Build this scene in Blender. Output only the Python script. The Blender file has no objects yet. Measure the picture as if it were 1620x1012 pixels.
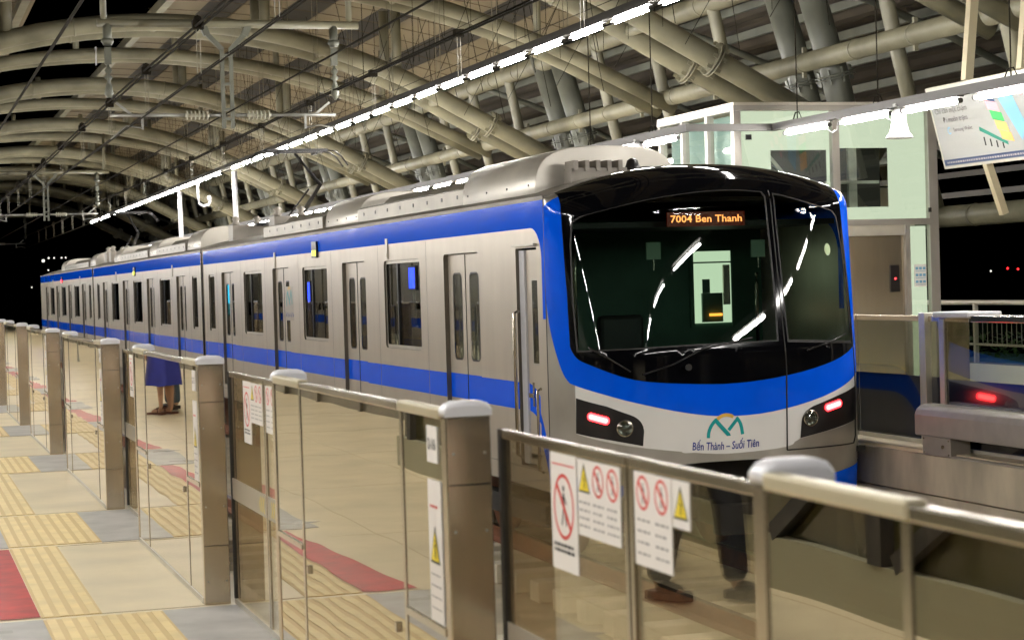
import bpy, bmesh, math, random, bisect
from mathutils import Vector, Matrix
random.seed(7)
S = bpy.context.scene
C = S.collection
PI = math.pi
R = math.radians

# ------------------------------------------------------------------ camera, world, exposure
cd = bpy.data.cameras.new('camera'); cam = bpy.data.objects.new('camera', cd); C.objects.link(cam)
cd.sensor_width = 36.0; cd.lens = 36.0 * 3100.0 / 1620.0
cd.clip_start = 0.05; cd.clip_end = 2000
cd.dof.use_dof = True; cd.dof.focus_distance = 17.5; cd.dof.aperture_fstop = 6.3
rx, ry, rz = (0.95275721, -0.30224967, -0.02998062), (0.03456826, 0.00983926, 0.9993539), (-0.3017594, -0.95317801, 0.01982267)
m = Matrix(((rx[0], ry[0], rz[0], 0), (rx[1], ry[1], rz[1], 0), (rx[2], ry[2], rz[2], 1.6), (0, 0, 0, 1)))
cam.matrix_world = m
S.camera = cam
S.view_settings.view_transform = 'Standard'; S.view_settings.look = 'None'
S.view_settings.exposure = 1.0; S.view_settings.gamma = 1.0
S.cycles.use_denoising = True
S.cycles.max_bounces = 10; S.cycles.transparent_max_bounces = 16; S.cycles.glossy_bounces = 5; S.cycles.diffuse_bounces = 4
S.cycles.sample_clamp_indirect = 6.0; S.cycles.sample_clamp_direct = 0
S.cycles.caustics_reflective = False; S.cycles.caustics_refractive = False
W = bpy.data.worlds.new('World'); S.world = W; W.use_nodes = True
wn = W.node_tree.nodes; bg = wn['Background']
sk = wn.new('ShaderNodeTexSky'); sk.sky_type = 'NISHITA'; sk.sun_disc = False
sk.sun_elevation = R(-8); sk.sun_rotation = R(200)
W.node_tree.links.new(sk.outputs[0], bg.inputs[0]); bg.inputs[1].default_value = 0.05
LAMP = 80.0      # radiance of the strip lights

# ------------------------------------------------------------------ materials
MAT = {}
def mat(name, col, rough=0.5, metal=0.0, coat=0.0, noise=0.0, nscale=3.0, stretch=None, bump=0.0, bscale=40.0,
        emit=None, estr=0.0, rvar=0.0, spec=None, col2=None):
    M = bpy.data.materials.new(name); M.use_nodes = True; MAT[name] = M
    nt = M.node_tree; b = nt.nodes['Principled BSDF']
    b.inputs['Base Color'].default_value = (*col, 1)
    b.inputs['Roughness'].default_value = rough; b.inputs['Metallic'].default_value = metal
    b.inputs['Coat Weight'].default_value = coat; b.inputs['Coat Roughness'].default_value = 0.03
    if spec is not None: b.inputs['Specular IOR Level'].default_value = spec
    if emit: b.inputs['Emission Color'].default_value = (*emit, 1); b.inputs['Emission Strength'].default_value = estr
    if noise or bump or rvar:
        tc = nt.nodes.new('ShaderNodeNewGeometry'); mp = nt.nodes.new('ShaderNodeMapping')
        nt.links.new(tc.outputs['Position'], mp.inputs[0])
        if stretch: mp.inputs['Scale'].default_value = stretch
        nz = nt.nodes.new('ShaderNodeTexNoise'); nz.inputs['Scale'].default_value = nscale; nz.inputs['Detail'].default_value = 6
        nt.links.new(mp.outputs[0], nz.inputs[0])
        if noise:
            mx = nt.nodes.new('ShaderNodeMix'); mx.data_type = 'RGBA'
            rp = nt.nodes.new('ShaderNodeMapRange'); rp.inputs[1].default_value = .3; rp.inputs[2].default_value = .7
            nt.links.new(nz.outputs[0], rp.inputs[0]); nt.links.new(rp.outputs[0], mx.inputs[0])
            c2 = col2 or tuple(c * (1 - noise) for c in col)
            mx.inputs[6].default_value = (*c2, 1); mx.inputs[7].default_value = (*tuple(min(1, c * (1 + noise * .4)) for c in col), 1)
            nt.links.new(mx.outputs[2], b.inputs['Base Color'])
        if rvar:
            rr = nt.nodes.new('ShaderNodeMapRange'); rr.inputs[1].default_value = .3; rr.inputs[2].default_value = .7
            rr.inputs[3].default_value = max(0, rough - rvar); rr.inputs[4].default_value = rough + rvar
            nt.links.new(nz.outputs[0], rr.inputs[0]); nt.links.new(rr.outputs[0], b.inputs['Roughness'])
        if bump:
            n2 = nt.nodes.new('ShaderNodeTexNoise'); n2.inputs['Scale'].default_value = bscale; n2.inputs['Detail'].default_value = 4
            nt.links.new(mp.outputs[0], n2.inputs[0])
            bp = nt.nodes.new('ShaderNodeBump'); bp.inputs['Strength'].default_value = bump; bp.inputs['Distance'].default_value = .01
            nt.links.new(n2.outputs[0], bp.inputs['Height']); nt.links.new(bp.outputs[0], b.inputs['Normal'])
    return M
pipe_m = mat('painted_pipe', (.275, .257, .175), .42, noise=.38, nscale=1.3, bump=.08, bscale=30)
pipe_grey = mat('column_paint', (.19, .195, .155), .4, noise=.38, nscale=1.2)
deck_m = mat('roof_panel', (.215, .17, .098), .6, noise=.25, nscale=.9, stretch=(1, .2, 1))
darkdeck = mat('dark_roof_panel', (.018, .014, .009), .7, noise=.4, nscale=1.5)
seam_m = mat('panel_seam_paint', (.12, .09, .05), .6)
corr_m = mat('corrugated_roof', (.055, .044, .031), .55, noise=.35, nscale=1.0)
cable_m = mat('cable', (.018, .015, .010), .9, spec=.1)
tray_m = mat('lamp_tray', (.075, .07, .065), .5, metal=.3)
wire_l = mat('light_wire', (.25, .23, .17), .4)
insul_m = mat('insulator', (.62, .60, .50), .25)
galv = mat('galvanised', (.36, .36, .33), .42, metal=.55, noise=.25, nscale=6)
steel = mat('brushed_steel', (.60, .51, .39), .24, metal=.92, noise=.06, nscale=4, stretch=(6, 6, .4))
steel_b = mat('bright_steel', (.58, .53, .44), .24, metal=1.0)
alu = mat('aluminium', (.62, .58, .50), .4, metal=.6, noise=.1, nscale=5)
roofalu = mat('roof_cover_metal', (.62, .58, .51), .36, metal=.4, noise=.12, nscale=2.5, bump=.12, bscale=3.0, rvar=.08)
unit_m = mat('unit_cover_metal', (.36, .33, .28), .42, metal=.6, noise=.2, nscale=3)
roofgrey = mat('roof_grey', (.30, .27, .23), .45, metal=.3, noise=.3, nscale=2)
whiteplast = mat('white_plastic', (.66, .655, .68), .3, noise=.06, nscale=8)
beigerail = mat('beige_rail', (.62, .55, .38), .3, metal=.5)
rubber = mat('black_rubber', (.015, .013, .011), .5)
blackg = mat('black_gloss', (.003, .003, .004), .05, spec=.30)
blackp = mat('black_plastic', (.012, .010, .010), .35)
blue = mat('blue_paint', (.001, .115, .95), .08, spec=.22, noise=.06, nscale=2)
whitep = mat('white_paint', (.88, .86, .82), .25, coat=.6, noise=.04, nscale=2)
silver = mat('silver_paint', (.50, .47, .41), .36, metal=.6, noise=.12, nscale=3, rvar=.06)
doorm = mat('door_steel', (.52, .47, .385), .36, metal=.5, noise=.10, nscale=3, stretch=(1, 6, .4), rvar=.05)
cream = mat('cream_tile', (.80, .69, .48), .36, noise=.16, nscale=1.7, bump=.05, bscale=60)
greyt = mat('grey_tile', (.44, .425, .40), .42, noise=.25, nscale=4)
tact = mat('tactile_yellow', (.80, .64, .33), .5, noise=.14, nscale=6)
redm = mat('red_floor_marking', (.46, .02, .015), .45, noise=.35, nscale=7)
concrete = mat('concrete', (.60, .52, .39), .75, noise=.5, nscale=1.8, stretch=(1, 1, .4), bump=.4, bscale=25)
sleep_m = mat('sleeper_concrete', (.66, .60, .46), .7, noise=.15, nscale=5)
trackc = mat('track_concrete', (.52, .45, .32), .8, noise=.28, nscale=2.2, bump=.4, bscale=20)
rust = mat('rusty_rail', (.28, .11, .055), .6, metal=.3, noise=.35, nscale=6)
railtop = mat('rail_top', (.5, .42, .35), .25, metal=1.0)
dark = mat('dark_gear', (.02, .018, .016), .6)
navy = mat('navy_panel', (.006, .009, .022), .16, coat=1.0)
cabin = mat('cab_lining', (.10, .20, .145), .6, noise=.3, nscale=1.5)
paper = mat('sticker_white', (.74, .70, .66), .5)
redi = mat('red_ink', (.62, .06, .05), .5)
yeli = mat('yellow_ink', (.80, .62, .03), .5)
blki = mat('black_ink', (.03, .03, .03), .5)
greyi = mat('grey_ink', (.33, .31, .30), .5)
greyi2 = mat('soft_black_ink', (.10, .09, .09), .5)
teal = mat('teal_ink', (.0, .36, .36), .35); gold = mat('gold_ink', (.78, .50, .08), .35); navyi = mat('navy_ink', (.01, .03, .28), .35)
skin = mat('skin', (.55, .33, .22), .5); hair = mat('hair', (.015, .011, .009), .5)
skirt = mat('blue_skirt_cloth', (.025, .035, .30), .8, noise=.2, nscale=9); jeans = mat('dark_trousers', (.02, .026, .045), .85, noise=.25, nscale=12)
jean2 = mat('blue_jeans', (.05, .10, .16), .85, noise=.2, nscale=12)
shirt = mat('pale_shirt', (.45, .45, .48), .8); sandal = mat('brown_sandal', (.13, .045, .03), .7)
boardw = mat('board_white', (.30, .30, .285), .4); green_i = mat('green_ink', (.06, .42, .12), .4); orange_i = mat('orange_ink', (.75, .38, .12), .4)
blue_i = mat('steel_blue_ink', (.16, .36, .52), .4); pink_i = mat('pink_ink', (.75, .32, .36), .4); dkblue_i = mat('dark_blue_ink', (.03, .05, .12), .4)
housing = mat('equipment_housing', (.40, .36, .32), .38, metal=.25, noise=.12, nscale=6)
mat('tube_light', (1, 1, 1), .5, emit=(1.0, .97, .92), estr=LAMP)
mat('tail_lamp', (1, .1, .1), .4, emit=(1, .015, .02), estr=7.0)
mat('tail_lamp_core', (1, .3, .3), .4, emit=(1, .16, .14), estr=4.0)
mat('led_orange', (1, .3, .05), .4, emit=(1, .32, .09), estr=1.8)
mat('led_back', (.05, .012, .0), .4, emit=(1, .05, .01), estr=.035)
mat('side_display', (.6, .6, 0), .4, emit=(.85, .95, .02), estr=1.1)
mat('blue_screen', (0, 0, 0), .4, emit=(.02, .06, 1), estr=4.0)
mat('cyan_screen', (0, 0, 0), .4, emit=(.02, .55, .8), estr=1.6)
mat('city_light', (0, 0, 0), .4, emit=(1, .95, .85), estr=1.2)
mat('lining_glow', (0, 0, 0), .4, emit=(.78, .86, .66), estr=.46)
mat('amber_lamp', (0, 0, 0), .4, emit=(1, .30, .04), estr=2.2)

def glass(name, tint, refl, rcol=(.9, .9, .9), rough=.0, bump=0.0, fres=None):
    """tinted see-through pane that also mirrors; refl = share reflected head-on"""
    M = bpy.data.materials.new(name); M.use_nodes = True; MAT[name] = M
    nt = M.node_tree; nt.nodes.remove(nt.nodes['Principled BSDF']); o = nt.nodes['Material Output']
    t = nt.nodes.new('ShaderNodeBsdfTransparent'); t.inputs[0].default_value = (*tint, 1)
    g = nt.nodes.new('ShaderNodeBsdfGlossy'); g.inputs[0].default_value = (*rcol, 1); g.inputs['Roughness'].default_value = rough
    mx = nt.nodes.new('ShaderNodeMixShader')
    lw = nt.nodes.new('ShaderNodeLayerWeight'); lw.inputs[0].default_value = .5
    f = nt.nodes.new('ShaderNodeMath'); f.operation = 'POWER'; f.inputs[1].default_value = 5.0; nt.links.new(lw.outputs['Facing'], f.inputs[0])
    a = nt.nodes.new('ShaderNodeMath'); a.operation = 'MULTIPLY_ADD'; a.inputs[1].default_value = 1.0 - refl; a.inputs[2].default_value = refl
    nt.links.new(f.outputs[0], a.inputs[0]); nt.links.new(a.outputs[0], mx.inputs[0])
    nt.links.new(t.outputs[0], mx.inputs[1]); nt.links.new(g.outputs[0], mx.inputs[2]); nt.links.new(mx.outputs[0], o.inputs[0])
    if bump:
        tc = nt.nodes.new('ShaderNodeNewGeometry')
        n2 = nt.nodes.new('ShaderNodeTexNoise'); n2.inputs['Scale'].default_value = 2.2; n2.inputs['Detail'].default_value = 0
        nt.links.new(tc.outputs['Position'], n2.inputs[0])
        bp = nt.nodes.new('ShaderNodeBump'); bp.inputs['Strength'].default_value = bump; bp.inputs['Distance'].default_value = .02
        nt.links.new(n2.outputs[0], bp.inputs['Height']); nt.links.new(bp.outputs[0], g.inputs['Normal'])
    return M
glass('gate_glass', (.84, .81, .74), .20, (.92, .86, .70), bump=.03)
glass('cabinet_glass', (.36, .33, .27), .52, (.90, .85, .74), rough=.012, bump=.035)
glass('train_glass', (.42, .47, .47), .10)
glass('windscreen_glass', (.46, .56, .50), .03)
glass('lift_glass', (.95, .98, .95), .06)
glass('far_glass', (.60, .62, .55), .06)

# painted car side: position decides the livery bands (they belong to the body, not to the light)
def livery():
    M = bpy.data.materials.new('car_side_livery'); M.use_nodes = True; MAT['car_side_livery'] = M
    nt = M.node_tree; b = nt.nodes['Principled BSDF']; L = nt.links
    def mt(op, a, c=None, d=None):
        n = nt.nodes.new('ShaderNodeMath'); n.operation = op
        for i, v in enumerate((a, c, d)):
            if v is None: continue
            if isinstance(v, (int, float)): n.inputs[i].default_value = v
            else: L.new(v, n.inputs[i])
        return n.outputs[0]
    g = nt.nodes.new('ShaderNodeNewGeometry'); sp = nt.nodes.new('ShaderNodeSeparateXYZ'); L.new(g.outputs['Position'], sp.inputs[0])
    y, z = sp.outputs[1], sp.outputs[2]
    d = mt('MAXIMUM', mt('SUBTRACT', 17.5, y), 0.0)
    zz = mt('ADD', z, mt('MULTIPLY', mt('POWER', d, 3.0), .9))
    low = mt('MULTIPLY', mt('GREATER_THAN', zz, .40), mt('LESS_THAN', zz, .655))
    top = mt('GREATER_THAN', z, 2.075)
    dy = mt('SUBTRACT', 17.00, y); dz = mt('SUBTRACT', z, 1.775)
    rr = mt('SQRT', mt('ADD', mt('MULTIPLY', dy, dy), mt('MULTIPLY', dz, dz)))
    cor = mt('MULTIPLY', mt('MULTIPLY', mt('GREATER_THAN', dy, 0.0), mt('GREATER_THAN', dz, 0.0)), mt('GREATER_THAN', rr, .30))
    edge = mt('MULTIPLY', mt('GREATER_THAN', dy, .30), mt('GREATER_THAN', z, 1.25))
    msk = mt('MAXIMUM', mt('MAXIMUM', low, top), mt('MAXIMUM', cor, edge))
    mp = nt.nodes.new('ShaderNodeMapping'); mp.inputs['Scale'].default_value = (1, 1.2, .25); L.new(g.outputs['Position'], mp.inputs[0])
    nz = nt.nodes.new('ShaderNodeTexNoise'); nz.inputs['Scale'].default_value = 4; nz.inputs['Detail'].default_value = 6; L.new(mp.outputs[0], nz.inputs[0])
    c1 = nt.nodes.new('ShaderNodeMix'); c1.data_type = 'RGBA'; L.new(nz.outputs[0], c1.inputs[0])
    c1.inputs[6].default_value = (.54, .48, .40, 1); c1.inputs[7].default_value = (.68, .61, .51, 1)
    c2 = nt.nodes.new('ShaderNodeMix'); c2.data_type = 'RGBA'; L.new(msk, c2.inputs[0]); L.new(c1.outputs[2], c2.inputs[6])
    c2.inputs[7].default_value = (.001, .115, .95, 1); L.new(c2.outputs[2], b.inputs['Base Color'])
    L.new(mt('MULTIPLY', mt('SUBTRACT', 1.0, msk), .45), b.inputs['Metallic'])
    L.new(mt('SUBTRACT', .36, mt('MULTIPLY', msk, .26)), b.inputs['Roughness']); L.new(mt('SUBTRACT', .5, mt('MULTIPLY', msk, .44)), b.inputs['Specular IOR Level'])
    bp = nt.nodes.new('ShaderNodeBump'); bp.inputs['Strength'].default_value = .12; bp.inputs['Distance'].default_value = .02
    n3 = nt.nodes.new('ShaderNodeTexNoise'); n3.inputs['Scale'].default_value = 1.6; n3.inputs['Detail'].default_value = 1; L.new(g.outputs['Position'], n3.inputs[0])
    L.new(n3.outputs[0], bp.inputs['Height']); L.new(bp.outputs[0], b.inputs['Normal'])
livery()

# ------------------------------------------------------------------ mesh helpers
def box(bm, x0, x1, y0, y1, z0, z1, mi=0):
    v = [bm.verts.new((x, y, z)) for x in (x0, x1) for y in (y0, y1) for z in (z0, z1)]
    for f in ((0, 1, 3, 2), (4, 6, 7, 5), (0, 4, 5, 1), (2, 3, 7, 6), (0, 2, 6, 4), (1, 5, 7, 3)):
        fc = bm.faces.new([v[i] for i in f]); fc.material_index = mi
def frame_of(d):
    d = Vector(d).normalized(); up = Vector((0, 0, 1)) if abs(d.z) < .95 else Vector((0, 1, 0))
    a = d.cross(up).normalized(); return a, a.cross(d).normalized()
def tube(bm, pts, r, n=12, cap=True, mi=0):
    pts = [Vector(p) for p in pts]; rings = []
    rs = r if isinstance(r, (list, tuple)) else [r] * len(pts)
    for i, p in enumerate(pts):
        d = (pts[min(i + 1, len(pts) - 1)] - pts[max(i - 1, 0)])
        a, b = frame_of(d)
        rings.append([bm.verts.new(p + (a * math.cos(2 * PI * k / n) + b * math.sin(2 * PI * k / n)) * rs[i]) for k in range(n)])
    for q in range(len(rings) - 1):
        for k in range(n):
            f = bm.faces.new((rings[q][k], rings[q][(k + 1) % n], rings[q + 1][(k + 1) % n], rings[q + 1][k])); f.smooth = n > 5; f.material_index = mi
    if cap:
        for rg in (rings[0][::-1], rings[-1]):
            bm.faces.new(rg).material_index = mi
def bar(bm, p, q, w, h):
    """square bar from p to q"""
    p, q = Vector(p), Vector(q); a, b = frame_of(q - p); vs = []
    for c in (p, q):
        vs.append([bm.verts.new(c + a * sx * w / 2 + b * sy * h / 2) for sx, sy in ((-1, -1), (1, -1), (1, 1), (-1, 1))])
    for k in range(4): bm.faces.new((vs[0][k], vs[0][(k + 1) % 4], vs[1][(k + 1) % 4], vs[1][k]))
    bm.faces.new(vs[0][::-1]); bm.faces.new(vs[1])
def lathe(bm, prof, at=(0, 0, 0), axis='Z', n=20):
    rings = []
    for r, h in prof:
        ring = []
        for k in range(n):
            c, s = r * math.cos(2 * PI * k / n), r * math.sin(2 * PI * k / n)
            p = {'Z': (c, s, h), 'Y': (c, h, s), 'X': (h, c, s)}[axis]
            ring.append(bm.verts.new((at[0] + p[0], at[1] + p[1], at[2] + p[2])))
        rings.append(ring)
    for q in range(len(rings) - 1):
        for k in range(n):
            bm.faces.new((rings[q][k], rings[q][(k + 1) % n], rings[q + 1][(k + 1) % n], rings[q + 1][k])).smooth = True
    bm.faces.new(rings[0][::-1]); bm.faces.new(rings[-1])
def sweep(bm, prof, y0, y1, n=1, smooth=False):
    """closed (x,z) outline extruded along y"""
    a = [bm.verts.new((x, y0, z)) for x, z in prof]; b = [bm.verts.new((x, y1, z)) for x, z in prof]; k = len(prof)
    for i in range(k):
        bm.faces.new((a[i], a[(i + 1) % k], b[(i + 1) % k], b[i])).smooth = smooth
    bm.faces.new(a[::-1]); bm.faces.new(b)
def obj(name, bm, material, parent=None, bevel=0.0, label=None, smooth_angle=None):
    if isinstance(bm, bpy.types.Mesh): me = bm
    else:
        bmesh.ops.recalc_face_normals(bm, faces=bm.faces)
        me = bpy.data.meshes.new(name); bm.to_mesh(me); bm.free()
    for mm in (material if isinstance(material, (list, tuple)) else [material]):
        me.materials.append(mm if not isinstance(mm, str) else MAT[mm])
    o = bpy.data.objects.new(name, me); C.objects.link(o)
    if parent is not None:
        o.parent = parent; o.location = -Vector(world_loc(parent))
    if bevel:
        b = o.modifiers.new('bevel', 'BEVEL'); b.width = bevel; b.segments = 2; b.limit_method = 'ANGLE'
    if label: o['label'] = label
    return o
def pieces(name, bm, material, parent):
    """one object per connected piece"""
    bmesh.ops.recalc_face_normals(bm, faces=bm.faces); bm.verts.ensure_lookup_table(); seen = set()
    for v in bm.verts:
        if v.index in seen: continue
        st, isl = [v], []
        seen.add(v.index)
        while st:
            q = st.pop(); isl.append(q)
            for e in q.link_edges:
                w = e.other_vert(q)
                if w.index not in seen: seen.add(w.index); st.append(w)
        nb = bmesh.new(); mp = {q: nb.verts.new(q.co) for q in isl}
        for f in {f for q in isl for f in q.link_faces}:
            nf = nb.faces.new([mp[q] for q in f.verts]); nf.smooth = f.smooth; nf.material_index = f.material_index
        obj(name, nb, material, parent)
    bm.free()
def world_loc(o):
    p = Vector((0, 0, 0))
    while o is not None: p = p + o.location; o = o.parent
    return p
def tag(o, label, cat, group=None):
    o['label'] = label; o['category'] = cat
    if group: o['group'] = group
    return o
def thing(name, label, cat, loc=(0, 0, 0), group=None):
    o = bpy.data.objects.new(name, None); C.objects.link(o); o.location = loc; o.empty_display_size = .2
    return tag(o, label, cat, group)
def struct(name, bm, material):
    o = obj(name, bm, material); o['kind'] = 'structure'; return o
def NB(): return bmesh.new()
def quickbox(name, b, material, parent=None, bevel=0.0):
    bm = NB(); box(bm, *b); return obj(name, bm, material, parent, bevel)
def copy_tree(src, loc, label, parent=None):
    c = src.copy(); C.objects.link(c)
    if parent is None: c.location = loc; c['label'] = label
    else: c.parent = parent
    for ch in list(src.children): copy_tree(ch, None, None, c)
    return c
ORD = ['first', 'second', 'third', 'fourth', 'fifth', 'sixth', 'seventh', 'eighth', 'ninth', 'tenth', 'eleventh', 'twelfth', 'thirteenth', 'fourteenth', 'fifteenth', 'sixteenth', 'seventeenth', 'eighteenth']

def text_mesh(txt, size, bold=0.0, shear=0.0, ext=0.0):
    cu = bpy.data.curves.new('txt', 'FONT'); cu.body = txt; cu.size = size; cu.offset = bold; cu.shear = shear
    cu.align_x = 'CENTER'; cu.align_y = 'CENTER'; cu.resolution_u = 2; cu.extrude = ext
    o = bpy.data.objects.new('txt', cu); C.objects.link(o)
    dg = bpy.context.evaluated_depsgraph_get(); me = bpy.data.meshes.new_from_object(o.evaluated_get(dg))
    bpy.data.objects.remove(o); bpy.data.curves.remove(cu); return me

# flat outline with holes -> triangulated, sliced and mapped onto a surface
def patch(loops, mapf, du=None, dv=None):
    bm = NB(); es = []
    for lp in loops:
        vs = [bm.verts.new((a, b, 0)) for a, b in lp]
        es += [bm.edges.new((vs[i], vs[(i + 1) % len(vs)])) for i in range(len(vs))]
    bmesh.ops.triangle_fill(bm, use_beauty=True, use_dissolve=False, edges=es)
    for f in list(bm.faces):
        if f.normal.z < 0: f.normal_flip()
    us = [v.co.x for v in bm.verts]; vs_ = [v.co.y for v in bm.verts]
    for step, lo, hi, no in ((du, min(us), max(us), (1, 0, 0)), (dv, min(vs_), max(vs_), (0, 1, 0))):
        if not step: continue
        k = math.ceil(lo / step + 1e-6)
        while k * step < hi - 1e-6:
            co = (k * step, 0, 0) if no[0] else (0, k * step, 0)
            bmesh.ops.bisect_plane(bm, geom=bm.verts[:] + bm.edges[:] + bm.faces[:], plane_co=co, plane_no=no, dist=1e-6)
            k += 1
    for v in bm.verts: v.co = Vector(mapf(v.co.x, v.co.y))
    for f in bm.faces: f.smooth = True
    return bm
def rrect(x0, x1, y0, y1, r, n=5):
    out = []
    for cx, cy, a0 in ((x1 - r, y1 - r, 0), (x0 + r, y1 - r, 90), (x0 + r, y0 + r, 180), (x1 - r, y0 + r, 270)):
        for k in range(n + 1):
            a = R(a0 + 90 * k / n); out.append((cx + r * math.cos(a), cy + r * math.sin(a)))
    return out
def smooth_line(pts, n=6):
    """Catmull-Rom through open points"""
    out = []; P = [pts[0]] + list(pts) + [pts[-1]]
    for i in range(1, len(P) - 2):
        for k in range(n):
            t = k / n; q = []
            for c in (0, 1):
                a, b, cc, d = P[i - 1][c], P[i][c], P[i + 1][c], P[i + 2][c]
                q.append(.5 * (2 * b + (cc - a) * t + (2 * a - 5 * b + 4 * cc - d) * t * t + (3 * b - a - 3 * cc + d) * t ** 3))
            out.append(tuple(q))
    out.append(tuple(pts[-1])); return out
# ------------------------------------------------------------------ platforms, track bed
GX = 1.47                                   # face of the near gates
b = NB(); box(b, -3.7, 1.78, -3, 118, -.35, 0); struct('platform_floor', b, cream)
b = NB(); box(b, 1.60, 1.74, -3, 118, -1.6, -.36); box(b, -3.7, -3.4, -3, 118, -1.6, -.36); struct('platform_wall', b, concrete)
b = NB(); box(b, 8.66, 15.6, -3, 118, -.35, 0); struct('far_platform_floor', b, cream)
b = NB()
for k in range(24):
    y0 = -3 + k * 5.0
    box(b, 8.60, 8.95, y0 + .004, y0 + 4.996, -.37, -.03); box(b, 8.63, 8.95, y0 + .004, y0 + 4.996, -.75, -.39); box(b, 8.72, 8.95, y0, y0 + 5, -1.6, -.76)
struct('far_platform_edge_wall', b, concrete)
b = NB(); box(b, 1.74, 8.72, -3, 118, -1.75, -1.45); struct('track_bed', b, trackc)
b = NB(); box(b, -60, 90, -60, 500, -9.2, -9.0); struct('ground', b, dark)
for xc in (3.35, 7.055):
    for sgn in (-1, 1):
        b = NB(); x = xc + sgn * .7475
        sweep(b, [(x - .07, -1.25), (x + .07, -1.25), (x + .07, -1.235), (x + .012, -1.215), (x + .012, -1.13), (x + .036, -1.12), (x + .036, -1.085), (x - .036, -1.085), (x - .036, -1.12), (x - .012, -1.13), (x - .012, -1.215), (x - .07, -1.235)], -3, 117)
        for f in b.faces:
            if f.calc_center_median().z > -1.0851: f.material_index = 1
        o = obj('rail', b, [rust, railtop])
        tag(o, '%s rusty rail of the %s track' % (('near' if sgn < 0 else 'far') + ' side', 'empty near' if xc < 5 else 'far train-carrying'), 'rail', 'running rails')
for xc, nm in ((3.35, 'empty near'), (7.055, 'far')):
    for k in range(32):
        y = 1.6 + k * .67
        b = NB(); box(b, xc - 1.32, xc + 1.32, y - .13, y + .13, -1.449, -1.2515)
        o = obj('sleeper', b, sleep_m, bevel=.012)
        tag(o, 'pale concrete sleeper under the rails of the %s track' % nm, 'sleeper', 'sleepers of the %s track' % nm)

# paving: cream slabs are the floor itself; grey, red and ribbed yellow lie on it
BOX = [(-1.3, .6, 3.24), (0, 5.29, 7.93), (0, 9.95, 12.75), (0, 14.70, 18.15), (0, 20.1, 23.0), (0, 24.9, 27.75), (0, 29.7, 32.5), (0, 34.5, 38.0),
       (0, 39.9, 42.8), (0, 44.7, 47.6), (0, 49.5, 52.4), (0, 54.3, 57.8), (0, 59.8, 62.6), (0, 64.5, 67.4), (0, 69.3, 72.2)]
BOX = [(a, c) for _, a, c in BOX]
gb, tb, rb, jb, ab = NB(), NB(), NB(), NB(), NB()
def tiles(bm, x0, x1, y0, y1, size=.30):
    """ribbed tiles: thin base and raised bars"""
    box(bm, x0, x1, y0, y1, .0005, .004)
    ny = max(1, round((y1 - y0) / size)); nx = max(1, round((x1 - x0) / size))
    for i in range(nx):
        for j in range(ny):
            tx, ty, w, h = x0 + (x1 - x0) * i / nx, y0 + (y1 - y0) * j / ny, (x1 - x0) / nx, (y1 - y0) / ny
            for q in range(4):
                cx = tx + w * (q + .5) / 4
                box(bm, cx - .022, cx + .022, ty + .002, ty + h - .002, .004, .0065, 1)
for i, (a, c) in enumerate(BOX):
    d = BOX[i + 1][0] if i + 1 < len(BOX) else c + 1.9
    tiles(tb, .66, .955, a, c)                                   # along the cabinets
    tiles(tb, .66, 1.245, c + .08, d - .08)                       # in front of the doors
    box(gb, 1.245, 1.775, c + .06, d - .06, .0005, .004)
    box(gb, .30, .659, c + .06, d - .06, .0005, .004)
    box(jb, .955, 1.47, c - .004, c + .004, .0004, .003); box(jb, .955, 1.47, d - .004, d + .004, .0004, .003)
    y0, y1 = a + .02, c - .02
    vs = [rb.verts.new(p) for p in ((.36, y0, .0045), (.655, y0, .0045), (.655, y1, .0045), (.52, y1, .0045))]
    rb.faces.new(vs)
    for sg, yy in ((1, c + .35), (-1, d - .35)):                  # white queue arrows
        pts = [(.50, 0), (.50, .07), (.38, .07), (.38, .17), (.22, 0), (.38, -.17), (.38, -.07), (.50, -.07)]
        vv = [ab.verts.new((x, yy + sg * q * .6, .0052)) for x, q in pts]; ab.faces.new(vv)
for k in range(40):
    y = -2.7 + k * 3.0; box(jb, -3.69, .34, y - .002, y + .002, .0003, .0012)
for x in (-1.2, 0): box(jb, x - .002, x + .002, -3, 117, .0003, .0014)
for nm, bb, mm in (('grey_paving', gb, greyt), ('tactile_paving', tb, [mat('tactile_base', (.62, .46, .21), .55), tact]), ('red_floor_marking', rb, redm), ('floor_joint', jb, mat('joint_grout', (.50, .41, .27), .6)), ('white_floor_arrow', ab, whitep)):
    struct(nm, bb, mm)
b = NB(); box(b, -3.0, -2.75, -3, 118, 0, 2.4)
for k in range(50): box(b, -2.749, -2.70, -2 + k * 2.4, -1.9 + k * 2.4, 0, 2.4)
o = obj('back_wall', b, mat('dark_wall_cladding', (.10, .088, .06), .35, noise=.2, nscale=2)); tag(o, 'dark olive clad wall along the back of the near platform', 'wall')
o = thing('stair_enclosure', 'dark olive stair enclosure with slanting stringers standing on the near platform', 'stair enclosure', (-2.0, 8, 0))
quickbox('kerb', (-2.6, -1.28, -1.5, 16.9, 0, .26), mat('kerb_stone', (.30, .29, .20), .5), o)
quickbox('side_panel', (-2.5, -1.34, -1.4, 16.8, .261, 2.3), mat('olive_glass', (.05, .048, .02), .12), o)
for k in range(8): quickbox('post', (-1.339, -1.27, 1.6 + k * 2.1, 1.74 + k * 2.1, .261, 2.3), dark, o)
for k in range(8):
    b = NB(); bar(b, (-1.30, 5.2 + k * 1.3, .28), (-1.30, 2.0 + k * 1.3, 2.2), .05, .09); obj('stringer', b, dark, o)

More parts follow.
